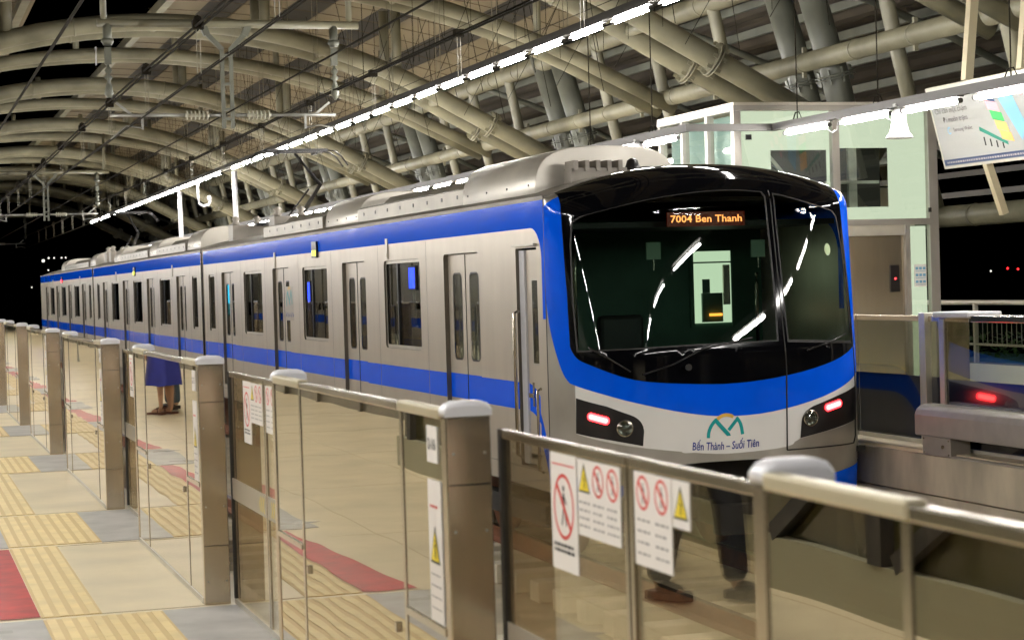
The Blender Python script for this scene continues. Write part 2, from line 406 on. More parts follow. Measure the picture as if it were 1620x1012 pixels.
# ------------------------------------------------------------------ near platform gates
GT = 1.245        # cabinet top
GL = 1.205        # door leaf top
def cap(bm, x0, x1, y0, y1, z0, h):
    """rounded white lid, dome in the y-z and x-z sections"""
    prof = [(0, 0), (0, .5), (.08, .82), (.22, .97), (.5, 1), (.78, .97), (.92, .82), (1, .5), (1, 0)]
    rings = []
    for t in (0, .04, .14, .5, .86, .96, 1):
        k = {0: .62, .04: .88, .14: 1, .5: 1, .86: 1, .96: .88, 1: .62}[t]; y = y0 + (y1 - y0) * t; ring = []
        for u, w in prof: ring.append(bm.verts.new((x0 + (x1 - x0) * (.5 + (u - .5)), y, z0 + h * w * k)))
        rings.append(ring)
    for q in range(len(rings) - 1):
        for i in range(len(prof) - 1):
            bm.faces.new((rings[q][i], rings[q][i + 1], rings[q + 1][i + 1], rings[q + 1][i])).smooth = True
        bm.faces.new((rings[q][-1], rings[q][0], rings[q + 1][0], rings[q + 1][-1]))
    bm.faces.new(rings[0]); bm.faces.new(rings[-1][::-1])
def plate(name, mm, parent, x, y0, y1, z0, z1, t=.002):
    return quickbox(name, (x - t, x, y0, y1, z0, z1), mm, parent)
def ring_yz(bm, x, cy, cz, ry, rz, th, n=28, slash=True):
    o, i = [], []
    for k in range(n):
        a = 2 * PI * k / n
        o.append(bm.verts.new((x, cy + ry * math.cos(a), cz + rz * math.sin(a)))); i.append(bm.verts.new((x, cy + (ry - th) * math.cos(a), cz + (rz - th) * math.sin(a))))
    for k in range(n): bm.faces.new((o[k], o[(k + 1) % n], i[(k + 1) % n], i[k]))
    if slash:
        q = .70; w = th * .5
        p = [(cy + ry * q + w, cz + rz * q - w), (cy + ry * q - w, cz + rz * q + w), (cy - ry * q - w, cz - rz * q + w), (cy - ry * q + w, cz - rz * q - w)]
        bm.faces.new([bm.verts.new((x - .0003, a, c)) for a, c in p])
def poly_yz(bm, x, pts): bm.faces.new([bm.verts.new((x, a, c)) for a, c in pts])
def man(bm, x, cy, cz, s):
    """little walking figure"""
    k = []
    for i in range(10): k.append((cy + .13 * s * math.cos(2 * PI * i / 10), cz + .78 * s + .13 * s * math.sin(2 * PI * i / 10)))
    poly_yz(bm, x, k)
    for (a, c, d, e, w) in ((0, .6, 0, .05, .11), (0, .1, .28, -.75, .07), (0, .1, -.28, -.75, .07), (0, .55, .34, .15, .05), (0, .55, -.34, .15, .05)):
        p, q = Vector((a * s, c * s)), Vector((d * s, e * s)); nn = (q - p).normalized(); nn = Vector((-nn.y, nn.x)) * w * s
        poly_yz(bm, x, [(cy + v.x, cz + v.y) for v in (p + nn, p - nn, q - nn, q + nn)])
def lines(bm, x, y0, y1, z0, z1, rows, h=.006, seed=0):
    rnd = random.Random(seed)
    for i in range(rows):
        z = z1 - (z1 - z0) * (i + .5) / rows; c = y1; 
        while c > y0 + .01:
            w = min(rnd.uniform(.012, .03), c - y0); poly_yz(bm, x, [(c, z), (c - w, z), (c - w, z + h), (c, z + h)]); c -= w + .006
def tri(parent, x, y0, y1, z0, z1):
    b = NB(); m_ = (y0 + y1) / 2
    poly_yz(b, x - .0006, [(y0, z0), (y1, z0), (m_, z1)]); o = obj('warning_triangle', b, blki, parent)
    b = NB(); k = .14
    poly_yz(b, x - .0012, [(y0 + (m_ - y0) * k * 1.2, z0 + (z1 - z0) * .07), (y1 - (y1 - m_) * k * 1.2, z0 + (z1 - z0) * .07), (m_, z1 - (z1 - z0) * .16)]); obj('yellow_field', b, yeli, parent)
    b = NB(); man(b, x - .0018, m_ - .004, z0 + (z1 - z0) * .36, (z1 - z0) * .30); obj('pictogram', b, blki, parent)
def sign_a(parent, x, yf, zt):
    """tall notice: large no-entry figure and two lines; yf = far edge"""
    s = plate('no_leaning_notice', paper, parent, x, yf - .20, yf, zt - .30, zt)
    X = x - .0026; cy, cz = yf - .10, zt - .135
    b = NB(); ring_yz(b, X, cy, cz, .078, .085, .010); poly_yz(b, X, [(yf - .185, zt - .030), (yf - .015, zt - .030), (yf - .015, zt - .026), (yf - .185, zt - .026)]); obj('red_ring', b, redi, s)
    b = NB(); man(b, X + .0003, cy, cz - .002, .062); obj('pictogram', b, blki, s)
    b = NB(); lines(b, X, yf - .18, yf - .02, zt - .262, zt - .232, 2, .009, 3); obj('words', b, blki, s)
def sign_b(parent, x, yf, zt, tri_first=True, w=.30, n=3, h=.19):
    s = plate('prohibition_notice', paper, parent, x, yf - w, yf, zt - h, zt)
    X = x - .0026; r = NB(); k = NB(); g = NB()
    for i in range(n):
        cy = yf - w * (i + .5) / n
        if i == 0 and tri_first: tri(s, x - .002, cy - .042, cy + .042, zt - .082, zt - .008)
        else: ring_yz(r, X, cy, zt - .047, .040, .040, .007); man(k, X + .0004, cy, zt - .05, .028)
        lines(g, X, cy - .04, cy + .04, zt - h + .012, zt - .10, 4, .006, i + 5)
    obj('red_ring', r, redi, s); obj('pictogram', k, blki, s); obj('small_words', g, greyi, s)
def chevrons(parent, x, cy, z, d):
    b = NB()
    for k in range(3):
        y = cy + k * .045
        poly_yz(b, x, [(y, z - .035), (y + .016, z - .035), (y + .016 + d * .028, z), (y + d * .028, z)]); poly_yz(b, x, [(y + d * .028, z), (y + .016 + d * .028, z), (y + .016, z + .035), (y, z + .035)])
    obj('yellow_chevron', b, yeli, parent)
def cabinet(i, y0, y1, detailed):
    o = thing('gate_cabinet', CABL[i], 'gate cabinet', (GX + .07, (y0 + y1) / 2, 0), 'fixed gate cabinets along the near platform')
    x0, x1 = GX, GX + .132
    for ya in (y0, y1 - .055):                                     # end posts
        quickbox('end_post', (x0, x1, ya, ya + .055, 0, GT - .022), steel, o, .004)
    d1, d2 = y0 + .52, y1 - .56
    for yy in (d1, d2): quickbox('mullion', (x0 + .001, x0 + .03, yy - .014, yy + .014, .03, GT - .03), steel_b, o)
    quickbox('base_sill', (x0 - .002, x0 + .04, y0 + .056, y1 - .056, .001, .03), alu, o)
    quickbox('top_rail', (x0 - .003, x0 + .030, d1 + .0155, d2 - .0155, GT - .03, GT - .004), steel_b, o, .004)
    quickbox('top_rail', (x0 - .006, x0 + .034, y0 + .056, d1 + .015, GT - .030, GT + .002), beigerail, o, .006)
    quickbox('top_rail', (x0 - .006, x0 + .034, d2 - .015, y1 - .056, GT - .030, GT + .002), beigerail, o, .006)
    for (a, c) in ((y0 + .056, d1 - .015), (d1 + .015, d2 - .015), (d2 + .015, y1 - .056)):
        quickbox('glass_panel', (x0 + .004, x0 + .010, a, c, .031, GT - .031), 'cabinet_glass', o)
    for (a, c) in ((y0 + .056, d1 - .015), (d2 + .015, y1 - .056)):
        quickbox('waist_bar', (x0 - .004, x0 + .003, a, c, .598, .618), steel_b, o)
    for ya, yb in ((y0 - .005, y0 + .062), (y1 - .062, y1 + .005)):
        b = NB(); cap(b, x0 - .004, x1 + .004, ya, yb, GT - .021, .044); obj('white_cap', b, whiteplast, o)
    if detailed:
        b = NB()
        for yy, zz in ((y0 + .62, .55), (d2 - .1, .55)): box(b, x0 - .006, x0 + .004, yy, yy + .02, zz - .03, zz)
        pieces('latch', b, steel_b, o)
        b = NB()
        for zz in (.12, .5, .9, 1.12):
            for xx in (x0 + .02, x1 - .02): lathe(b, [(.004, -.002), (.004, .001)], (xx, y0 - .001, zz), 'Y', 8)
        pieces('screw', b, galv, o)
        b = NB(); box(b, x0 + .004, x1 - .004, y0 - .0012, y0 + .001, .30, .303); box(b, x0 + .004, x1 - .004, y0 - .0012, y0 + .001, 1.03, 1.033); pieces('panel_joint', b, blackp, o)
        n_ = plate('door_number_sticker', paper, o, x0 + .003, y0 + .10, y0 + .21, GT - .16, GT - .055, .003)
        me = text_mesh('2-16' if i == 1 else ('2-1%d' % (5 - i + 2)), .045, .001); 
        for v in me.vertices: v.co = Vector((x0 - .0012, y0 + .155 - v.co.x, GT - .108 + v.co.y))
        obj('number', me, blki, n_)
        s = plate('high_voltage_notice', paper, o, x0 + .003, y0 + .075, y0 + .215, GT - .62, GT - .21, .003)
        tri(s, x0 - .001, y0 + .095, y0 + .195, GT - .45, GT - .34)
        b = NB(); lines(b, x0 - .001, y0 + .09, y0 + .20, GT - .60, GT - .47, 4, .006, i); obj('small_words', b, greyi, s)
        b = NB(); lines(b, x0 - .001, y0 + .10, y0 + .19, GT - .30, GT - .28, 1, .008, i); obj('red_words', b, redi, s)
    return o
CABL = ['nearest glass gate cabinet, filling the bottom right corner, with a long cream top rail', 'large glass gate cabinet left of the five warning notices, numbered sticker by its post',
        'glass gate cabinet mirroring a person in a blue skirt', 'long glass gate cabinet fourth from the camera along the near platform'] + \
       ['glass gate cabinet, %s from the camera along the near platform' % ORD[k] for k in range(4, 18)]
for i, (a, c) in enumerate(BOX): cabinet(i, a, c, 1 <= i <= 4)
DX = GX + .155
def leaf(i, y0, y1, near, det):
    """one sliding glass leaf; near = the leaf closer to the camera"""
    k = ORD[i]
    o = thing('sliding_gate', '%s sliding glass leaf of the %s doorway from the camera%s' % ('nearer' if near else 'farther', k, ', with triangle notice' if det and near else (', with tall notice' if det else '')), 'sliding gate', (DX, (y0 + y1) / 2, 0), 'sliding gate leaves of the near platform')
    quickbox('glass_panel', (DX, DX + .008, y0, y1, .03, GL - .045), 'gate_glass', o)
    quickbox('top_rail', (DX - .006, DX + .02, y0, y1, GL - .046, GL - .02), steel_b, o, .003)
    quickbox('bottom_rail', (DX - .006, DX + .02, y0, y1, .004, .031), alu, o)
    quickbox('waist_band', (DX - .004, DX - .001, y0 + .002, y1 - .002, .54, .645), silver, o)
    s0, s1 = (y1 - .022, y1) if near else (y0, y0 + .022)
    quickbox('seam_strip', (DX - .005, DX + .014, s0, s1, .031, GL - .046), steel_b, o)
    g0, g1 = (y0 + .001, y0 + .03) if near else (y1 - .03, y1 - .001)
    quickbox('rubber_edge', (DX - .008, DX + .02, g0, g1, .031, GL - .02), rubber, o)
    if i < 7:
        chevrons(o, DX - .0046, (y1 - .20) if near else (y0 + .06), .592, -1 if near else 1)
        if not near:
            sign_a(o, DX - .001, y0 + .56, GL - .05); sign_b(o, DX - .001, y0 + .35, GL - .052)
        else:
            sign_b(o, DX - .001, y1 - .03, GL - .05, False, .225, 2, .215)
            s = plate('danger_notice', paper, o, DX - .001, y1 - .36, y1 - .262, GL - .155, GL - .05); tri(s, DX - .003, y1 - .352, y1 - .27, GL - .135, GL - .06)
for i in range(len(BOX) - 1):
    a, c = BOX[i][1] + .012, BOX[i + 1][0] - .012; md = (a + c) / 2
    leaf(i, a, md - .006, True, i == 0); leaf(i, md + .006, c, False, i == 0)

# ------------------------------------------------------------------ far platform gates (seen from the track)
FX = 8.84
def far_unit(lbl, y0, y1, box_=False):
    o = thing('far_gate_cabinet' if box_ else 'far_sliding_gate', lbl, 'platform gate', (FX, (y0 + y1) / 2, 0), 'gates along the far platform')
    if box_:
        for ya in (y0, y1 - .10): quickbox('end_post', (FX, FX + .24, ya, ya + .10, 0, 1.16), steel, o, .004)
        quickbox('post_cover', (FX - .012, FX - .001, y1 - .09, y1 - .01, .3, 1.15), alu, o)
        quickbox('top_lid', (FX - .04, FX + .30, y1 - .55, y1 + .05, 1.165, 1.215), whiteplast, o, .012)
        quickbox('top_lid', (FX - .04, FX + .30, y0 - .05, y0 + .5, 1.165, 1.215), whiteplast, o, .012)
        quickbox('top_rail', (FX - .02, FX + .27, y0 + .51, y1 - .56, 1.13, 1.185), steel_b, o, .006)
        quickbox('lower_panel', (FX + .01, FX + .03, y0 + .10, y1 - .10, .03, .62), navy, o)
        quickbox('glass_panel', (FX + .01, FX + .018, y0 + .10, y1 - .10, .621, 1.129), 'far_glass', o)
        quickbox('mullion', (FX - .002, FX + .04, (y0 + y1) / 2 - .02, (y0 + y1) / 2 + .02, .03, 1.129), steel, o)
        quickbox('base_sill', (FX - .01, FX + .2, y0 + .1, y1 - .1, .002, .03), alu, o)
    else:
        quickbox('lower_panel', (FX + .14, FX + .155, y0, y1, .04, .62), navy, o)
        quickbox('glass_panel', (FX + .14, FX + .148, y0, y1, .621, 1.12), 'far_glass', o)
        quickbox('top_rail', (FX + .12, FX + .17, y0, y1, 1.121, 1.17), steel, o, .004)
        quickbox('bottom_rail', (FX + .12, FX + .17, y0, y1, .004, .04), alu, o)
        quickbox('edge_post', (FX + .08, FX + .20, y0 + .35, y0 + .46, 0, 1.20), alu, o, .005)
FB = [(5.9, 8.7), (12.3, 15.4), (19.0, 21.9), (25.5, 28.4)]
for i, (a, c) in enumerate(FB):
    far_unit(['far platform gate cabinet nearest the camera, outside the train', 'far platform gate cabinet with white lids above the grey equipment housing', 'far platform gate cabinet hidden behind the train front', 'far platform gate cabinet behind the cab of the train'][i], a, c, True)
for i, (a, c) in enumerate([(8.75, 12.25), (15.45, 18.95)]):
    md = (a + c) / 2
    far_unit('far sliding gate %s' % ('nearest the camera' if i == 0 else 'between the white-lidded cabinet and its grey post'), a, md - .01)
    far_unit('far sliding gate %s' % ('beyond the nearest doorway seam' if i == 0 else 'with a grey post, beside the right edge of the train'), md + .01, c)

o = thing('equipment_housing', 'grey rounded equipment housing on legs along the far platform edge', 'equipment housing', (8.62, 14.3, 0))
b = NB(); pr = [(8.58, .14), (8.58, .32), (8.60, .37), (8.64, .40), (8.70, .41), (8.78, .41), (8.82, .38), (8.82, .14)]
sweep(b, pr, 13.1, 15.42); obj('hood', b, housing, o, .012)
quickbox('control_box', (8.605, 8.80, 14.85, 15.33, -.028, .139), housing, o, .006)
b = NB()
for yy in (14.88, 15.30):
    for zz in (-.005, .115): lathe(b, [(.008, -.004), (.008, .004)], (8.603, yy, zz), 'X', 8)
lathe(b, [(.016, -.008), (.014, .008)], (8.600, 14.97, .06), 'X', 12)
pieces('screw', b, steel_b, o)
quickbox('leg', (8.605, 8.80, 13.12, 13.2, -.028, .139), housing, o, .006)
quickbox('base_plate', (8.602, 8.80, 13.201, 14.849, -.029, -.012), alu, o)
# ------------------------------------------------------------------ roof: arches, columns, pipes, deck
ACX = 5.4
def circ(x, rad, apex): return apex - rad + math.sqrt(max(rad * rad - (x - ACX) ** 2, 0))
def arch_pts(y, rad=12.3, apex=7.1, x1=11.6, xe=15.3, slope=-.53, xl=-4.5):
    pts = [(x, y, circ(x, rad, apex)) for x in [xl + (x1 - xl) * k / 34 for k in range(35)]]
    z1 = pts[-1][2]; pts.append((xe, y, z1 + (xe - x1) * slope)); return pts
def deckz(x): return circ(x, 30.0, 8.05)
def flange(bm, p, d, r):
    d = Vector(d).normalized(); a, b_ = frame_of(d)
    for s in (-.025, .025): tube(bm, [Vector(p) + d * (s - .012), Vector(p) + d * (s + .012)], r * 1.45, 16)
    for k in range(8):
        q = Vector(p) + (a * math.cos(k * PI / 4) + b_ * math.sin(k * PI / 4)) * r * 1.22
        bar(bm, q - d * .12, q + d * .12, .02, .06)
Y0 = 28.94; SP = 12.0
for k in range(-2, 8):
    yc = Y0 + SP * k; nm = ORD[k + 1] if k > -2 else ''
    if k >= -1:
        o = thing('roof_arch', 'double cream pipe arch spanning both tracks, %s from the camera' % ORD[k + 1], 'roof arch', (ACX, yc, 7.1), 'main double roof arches')
        for s in (-.52, .52):
            b = NB(); tube(b, arch_pts(yc + s), .18, 16); obj('arch_pipe', b, pipe_m, o)
            b = NB(); x = 12.45; z = circ(11.6, 12.3, 7.1) - .53 * (x - 11.6); flange(b, (x, yc + s, z), (1, 0, -.53), .20); obj('flange', b, pipe_m, o)
            b = NB()
            for x in (-3.2, .4, 2.4, 7.6, 10.4): tube(b, [(x, yc + s, circ(x, 12.3, 7.1) + .15), (x, yc + s, deckz(x) - .1)], .11, 10)
            pieces('strut', b, pipe_m, o)
        b = NB()
        for x in (2.0, 5.4, 8.9, 11.4): tube(b, [(x, yc - .5, circ(x, 12.3, 7.1)), (x, yc + .5, circ(x, 12.3, 7.1))], .10, 10)
        for x in (.5, 3.7, 7.1, 10.2):
            for s in (-.52, .52): tube(b, [(x - .02, yc + s, circ(x - .02, 12.3, 7.1)), (x + .02, yc + s, circ(x + .02, 12.3, 7.1))], .192, 16)
        pieces('cross_pipe', b, pipe_m, o)
    if k >= -1:
        ym = yc + 6
        if k < 7:
            o = thing('roof_rib', 'single slimmer cream pipe rib between the %s and %s double arches' % (ORD[k + 1], ORD[min(k + 2, 8)]), 'roof rib', (ACX, ym, 7.1), 'single ribs between the double arches')
            for s in (-.38, .38):
                b = NB(); tube(b, arch_pts(ym + s, 17.0, 7.2, 12.4, 14.3, -.48), .135, 12); obj('rib_pipe', b, pipe_m, o)
            b = NB()
            for x in (-2.0, 1.6, 4.3, 6.6, 9.0, 11.6): tube(b, [(x, ym - .38, circ(x, 17, 7.2)), (x, ym - .38, deckz(x) - .1)], .075, 8); tube(b, [(x, ym - .4, circ(x, 17, 7.2)), (x, ym + .4, circ(x, 17, 7.2))], .06, 8)
            pieces('strut', b, pipe_m, o)
    if k >= -1:
        for j, s in enumerate((-.58, .58)):
            o = thing('roof_column', 'round leaning roof column on the far platform, %s of the %s pair from the camera' % ('nearer' if j == 0 else 'farther', ORD[k + 1]), 'column', (15.0, yc + s, 0), 'paired leaning columns')
            b = NB(); tube(b, [(15.03, yc + s, 2.6), (14.54, yc + s, 4.62), (14.50, yc + s, 4.80), (13.85, yc + s, 7.0)], .225, 18); obj('shaft', b, pipe_grey, o)
            b = NB(); flange(b, (14.52, yc + s, 4.72), (-.26, 0, 1), .225); obj('flange', b, pipe_grey, o)
            b = NB(); sweep(b, [(14.4, 0), (15.6, 0), (15.6, 2.4), (15.2, 2.9), (14.7, 2.9), (14.4, 2.4)], yc + s - .5, yc + s + .5); obj('pedestal', b, concrete, o)
for nm, lbl, pts, r in (('roof_beam', 'upper long cream pipe joining the column tops on the right', (14.0, 6.42), .19), ('roof_beam', 'lower long cream pipe running past the column flanges', (14.2, 4.98), .155),
                       ('roof_beam', 'low outer cream pipe beyond the billboard', (16.2, 2.42), .17)):
    b = NB(); tube(b, [(pts[0], 8, pts[1]), (pts[0], 118, pts[1])], r, 16)
    for k in range(60):
        y = 9 + k * 1.8; tube(b, [(pts[0], y - .02, pts[1]), (pts[0], y + .02, pts[1])], r * 1.06, 16)
        if k % 2 and pts[1] < 6: box(b, pts[0] - .03, pts[0] + .03, y - .03, y + .03, pts[1] - r - .09, pts[1] + r + .09)
    o = obj(nm, b, pipe_m); tag(o, lbl, 'roof beam')
n = 0
for k in range(-1, 7):                       # slim posts between the long pipes, three to a bay
    for q in (1, 2, 3):
        y = Y0 + SP * k + 3 * q; n += 1
        if y > 100 or y < 17: continue
        b = NB(); tube(b, [(13.75, y, 7.0), (14.0, y, 6.3), (14.28, y, 4.98), (14.9, y, 2.5)], .115, 12)
        o = obj('roof_post', b, pipe_m); tag(o, 'slim leaning cream post, %s after the %s column pair' % (ORD[q - 1], ORD[k + 1]), 'post', 'slim posts between column pairs')

o = thing('station_roof', 'curved roof of cream panels with dark slots and an open centre strip', 'roof', (ACX, 60, 8))
def shell(x0, x1, zoff, th, y0=8, y1=117, n=6):
    pr = []
    xs = [x0 + (x1 - x0) * i / n for i in range(n + 1)]
    pr = [(x, deckz(x) + zoff) for x in xs] + [(x, deckz(x) + zoff + th) for x in xs[::-1]]
    return pr
b = NB(); bd = NB(); x = -6.0; period = 1.72; dk = .78
segs = []
while x < 14.0:
    a, c = x, x + period - dk
    for lo, hi in ((a, min(c, 3.2)), (max(a, 5.75), c)):
        if hi - lo > .15: sweep(b, shell(lo, hi, 0, .06), 8, 117)
    if c + dk < 3.3 or c > 5.7:
        sweep(bd, shell(c + .002, c + dk - .002, .02, .05, n=2), 8, 117)
    x += period
obj('panel', b, deck_m, o); obj('dark_slot', bd, darkdeck, o)
b = NB()
xs = [14.0 + .11 * i for i in range(62)]
up = [(x, deckz(x) + (0 if i % 4 < 2 else .05)) for i, x in enumerate(xs)]
sweep(b, up + [(x, z + .04) for x, z in up[::-1]], 6, 117); obj('corrugated_sheet', b, corr_m, o)
b = NB()
for x in (14.9, 15.7, 16.5, 17.3, 18.1, 18.9, 19.7, 20.4): box(b, x - .04, x + .04, 6, 117, deckz(x) - .17, deckz(x) - .02)
for k in range(19):
    y = 11 + k * 6; pts = [(x, y, deckz(x) - .26) for x in (13.9, 15.5, 17, 18.6, 20.5)]; tube(b, pts, .07, 8)
pieces('purlin', b, pipe_grey, o)
b = NB()
for x in (2.9, 5.95): box(b, x - .09, x + .09, 8, 117, deckz(x) - .22, deckz(x) - .02)
pieces('edge_beam', b, pipe_m, o)
b = NB()                                     # joints of the panels: raised seams across
for k in range(72):
    y = 9 + k * 1.5
    for lo, hi in ((-5.8, 3.1), (5.8, 13.9)):
        pts = [(x, y, deckz(x) - .012) for x in [lo + (hi - lo) * i / 5 for i in range(6)]]; tube(b, pts, .007, 4)
obj('seam', b, seam_m, o)
# louvred outer wall under the roof edge on the right
for j, (z, lbl) in enumerate(((3.9, 'upper'), (3.3, 'middle'), (2.9, 'lower'))):
    b = NB(); box(b, 19.5 - j * .3, 19.56 - j * .3, 8, 110, z, z + .10); o = obj('side_girt', b, corr_m); tag(o, '%s thin grey girt along the open side beyond the columns' % lbl, 'girt')

# ------------------------------------------------------------------ strip lights
def strip(name, lbl, segs, tubes, zt, rt=.034):
    o = thing(name, lbl, 'light rail', (segs[0][0], segs[0][1], zt))
    for (x0, y0, x1, y1) in segs:
        b = NB(); bar(b, (x0, y0, zt + .10), (x1, y1, zt + .10), .09, .09); obj('cable_trunking', b, tray_m, o)
    for (x, a, c) in tubes:
        b = NB(); tube(b, [(x, a + .09, zt), (x, c - .09, zt)], rt, 8); t = obj('tube_lamp', b, MAT['tube_light'], o)
        b = NB(); box(b, x - .045, x + .045, a - .02, c + .02, zt + .040, zt + .054); lathe(b, [(.028, 0), (.028, .03)], (x, a - .03, zt), 'Y', 8); lathe(b, [(.028, 0), (.028, .03)], (x, c, zt), 'Y', 8)
        obj('tube_tray', b, tray_m, o)
    return o
ul = []
for i in range(0, 46):
    a = 16.15 + i * 1.515
    if i in (22, 40): continue
    ul.append((8.3, a, a + 1.20))
o = strip('light_rail', 'long line of glowing white tubes hung above the train roof', [(8.3, 15, 8.3, 86.2)], ul, 4.64)
b = NB()
for k in range(48):
    y = 14.5 + k * 1.515
    if k % 2 == 0:
        for s in (-.03, .03): tube(b, [(8.3 + s, y, 4.78), (8.3 + s * 2, y, deckz(8.3) - .05)], .006, 4)
pieces('hanger_rod', b, wire_l, o)
rl = [(10.88, 21.45 - 1.52 * k, 22.65 - 1.52 * k) for k in range(16)] + [(9.69, 23.35 + 1.52 * k, 24.5 + 1.52 * k) for k in range(41) if k != 2]
o = strip('light_rail', 'line of glowing tubes above the far platform, stepping sideways in front of the glass lift', [(10.88, -1.5, 10.88, 22.955), (10.925, 23, 9.645, 23), (9.69, 23.045, 9.69, 86)], rl, 3.37)
b = NB()
for x, y in ((10.88, 11.5), (10.88, 14.5), (10.88, 17.4), (10.88, 20.2), (10.88, 22.3), (9.69, 24.2), (9.69, 26.6)):
    tube(b, [(x, y, 3.51), (x, y, deckz(x) - .02)], .008, 5)
    tube(b, [(x, y - .11, 3.40), (x, y - .13, 3.50), (x, y - .05, 3.60), (x, y + .05, 3.60), (x, y + .13, 3.50), (x, y + .11, 3.40)], .009, 5)
pieces('hanger_rod', b, cable_m, o)
b = NB()
for x, y in ((10.88, 20.0), (10.88, 21.5), (9.69, 24.8)):
    tube(b, [(x, y, 3.33), (x + .01, y - .12, 3.27), (x + .03, y - .2, 3.30), (x, y - .3, 3.40)], .009, 5)
pieces('loose_cable', b, whiteplast, o)
for j, (x, y) in enumerate(((10.88, 19.72), (9.69, 24.72))):
    o = thing('bell_loudspeaker', 'white bell shaped loudspeaker under the light rail, %s' % ('the one right of the lift windows' if j == 0 else 'the one just above the train roof'), 'loudspeaker', (x, y, 3.3), 'bell loudspeakers')
    b = NB(); lathe(b, [(.045, 3.40), (.075, 3.37), (.085, 3.25), (.11, 3.14), (.15, 3.09), (.155, 3.075), (.14, 3.07)], (x, y, 0), 'Z', 24); obj('bell', b, whiteplast, o)
    b = NB(); lathe(b, [(.02, 3.39), (.02, 3.47)], (x, y, 0), 'Z', 10); box(b, x - .06, x + .06, y - .03, y + .03, 3.43, 3.46); obj('bracket', b, galv, o)
# near platform lines: just out of the frame, mirrored in the windscreen
strip('light_rail', 'line of glowing tubes over the far track edge, mirrored as dashes down the windscreen', [(8.8, -1.5, 8.8, 13.6)], [(8.8, -1.2 + 1.5 * k, -.1 + 1.5 * k) for k in range(9)], 3.37, .020)
nl = [(-.35, -1.0 + 1.52 * k, .2 + 1.52 * k) for k in range(59)]
strip('light_rail', 'line of glowing tubes above the near platform, mirrored in the windscreen', [(-.35, -2, -.35, 90)], nl, 3.37)

for j, y in enumerate((51.3, 61.5)):
    o = thing('lamp_pole', 'slim white pole rising behind the train roof to the light line, %s from the left' % ['second', 'first'][j], 'pole', (8.72, y, 0), 'white poles holding the light line')
    b = NB(); tube(b, [(8.72, y, 0), (8.72, y, 4.70)], .07, 12); obj('shaft', b, whiteplast, o)
    b = NB(); bar(b, (8.66, y, 4.75), (8.34, y, 4.75), .06, .06); obj('bracket', b, galv, o)
o = thing('dome_camera', 'white curled camera bracket hanging below the light line near a white pole', 'camera', (8.1, 55.5, 4.6))
b = NB(); tube(b, [(8.3, 55, 4.62), (8.3, 55, 4.2), (8.33, 55, 4.02), (8.45, 55, 3.95), (8.6, 55, 4.0), (8.65, 55, 4.12)], .035, 8); obj('arm', b, whiteplast, o)
b = NB(); lathe(b, [(.02, 4.30), (.06, 4.27), (.07, 4.22), (.05, 4.16), (.02, 4.13)], (8.62, 55, -.05), 'Z', 14); obj('dome', b, whiteplast, o)

# ------------------------------------------------------------------ overhead line
def catenary(name, lbl, x, z, r, sag=.0, twin=0.0, droppers=None):
    o = thing(name, lbl, 'overhead wire', (x, 30, z))
    b = NB()
    for s in ((-twin, twin) if twin else (0,)):
        pts = [(x + s, -4 + 4 * k, z - sag * math.sin(PI * (((-4 + 4 * k) - 31) % 38) / 38)) for k in range(30)]
        tube(b, pts, r, 6)
    obj('wire', b, cable_m, o)
    return o
o = catenary('overhead_wire', 'dark twin messenger wire with clips above the empty near track', 3.35, 4.56, .014, .06, .035)
b = NB(); d = NB()
for k in range(20):
    y = 8 + k * 4.6; box(b, 3.29, 3.41, y - .05, y + .05, 4.49, 4.59); lathe(b, [(.03, -.05), (.05, 0), (.03, .05)], (3.35, y, 4.60), 'Y', 8)
    for s in (-.02, .02): tube(d, [(3.35 + s, y, 4.52), (3.35 + s, y, 4.0)], .004, 4)
pieces('clip', b, cable_m, o); pieces('dropper', d, wire_l, o)
catenary('overhead_wire', 'thin contact wire above the empty near track', 3.35, 3.97, .010)
o = catenary('overhead_wire', 'dark twin messenger wire with clips above the train', 6.94, 4.76, .014, .06, .035)
b = NB(); d = NB()
for k in range(20):
    y = 10 + k * 4.6; box(b, 6.88, 7.0, y - .05, y + .05, 4.69, 4.79)
    for s in (-.02, .02): tube(d, [(6.94 + s, y, 4.72), (6.94 + s, y, 4.16)], .004, 4)
pieces('clip', b, cable_m, o); pieces('dropper', d, wire_l, o)
catenary('overhead_wire', 'thin contact wire just above the train pantograph', 6.94, 4.13, .010)
catenary('overhead_wire', 'feeder wire between the two tracks, lower one', 5.2, 4.40, .012)
catenary('overhead_wire', 'feeder wire between the two tracks, upper one', 5.25, 5.35, .012)
catenary('overhead_wire', 'thick dark cable crossing the upper left corner', 2.05, 4.72, .022)
def insul(bm, p, q, r=.055, n=6):
    p, q = Vector(p), Vector(q); d = q - p
    tube(bm, [p, q], r * .4, 8)
    for k in range(n):
        c = p + d * (k + .5) / n; e = d.normalized() * .008; tube(bm, [c - e, c + e], r, 12)
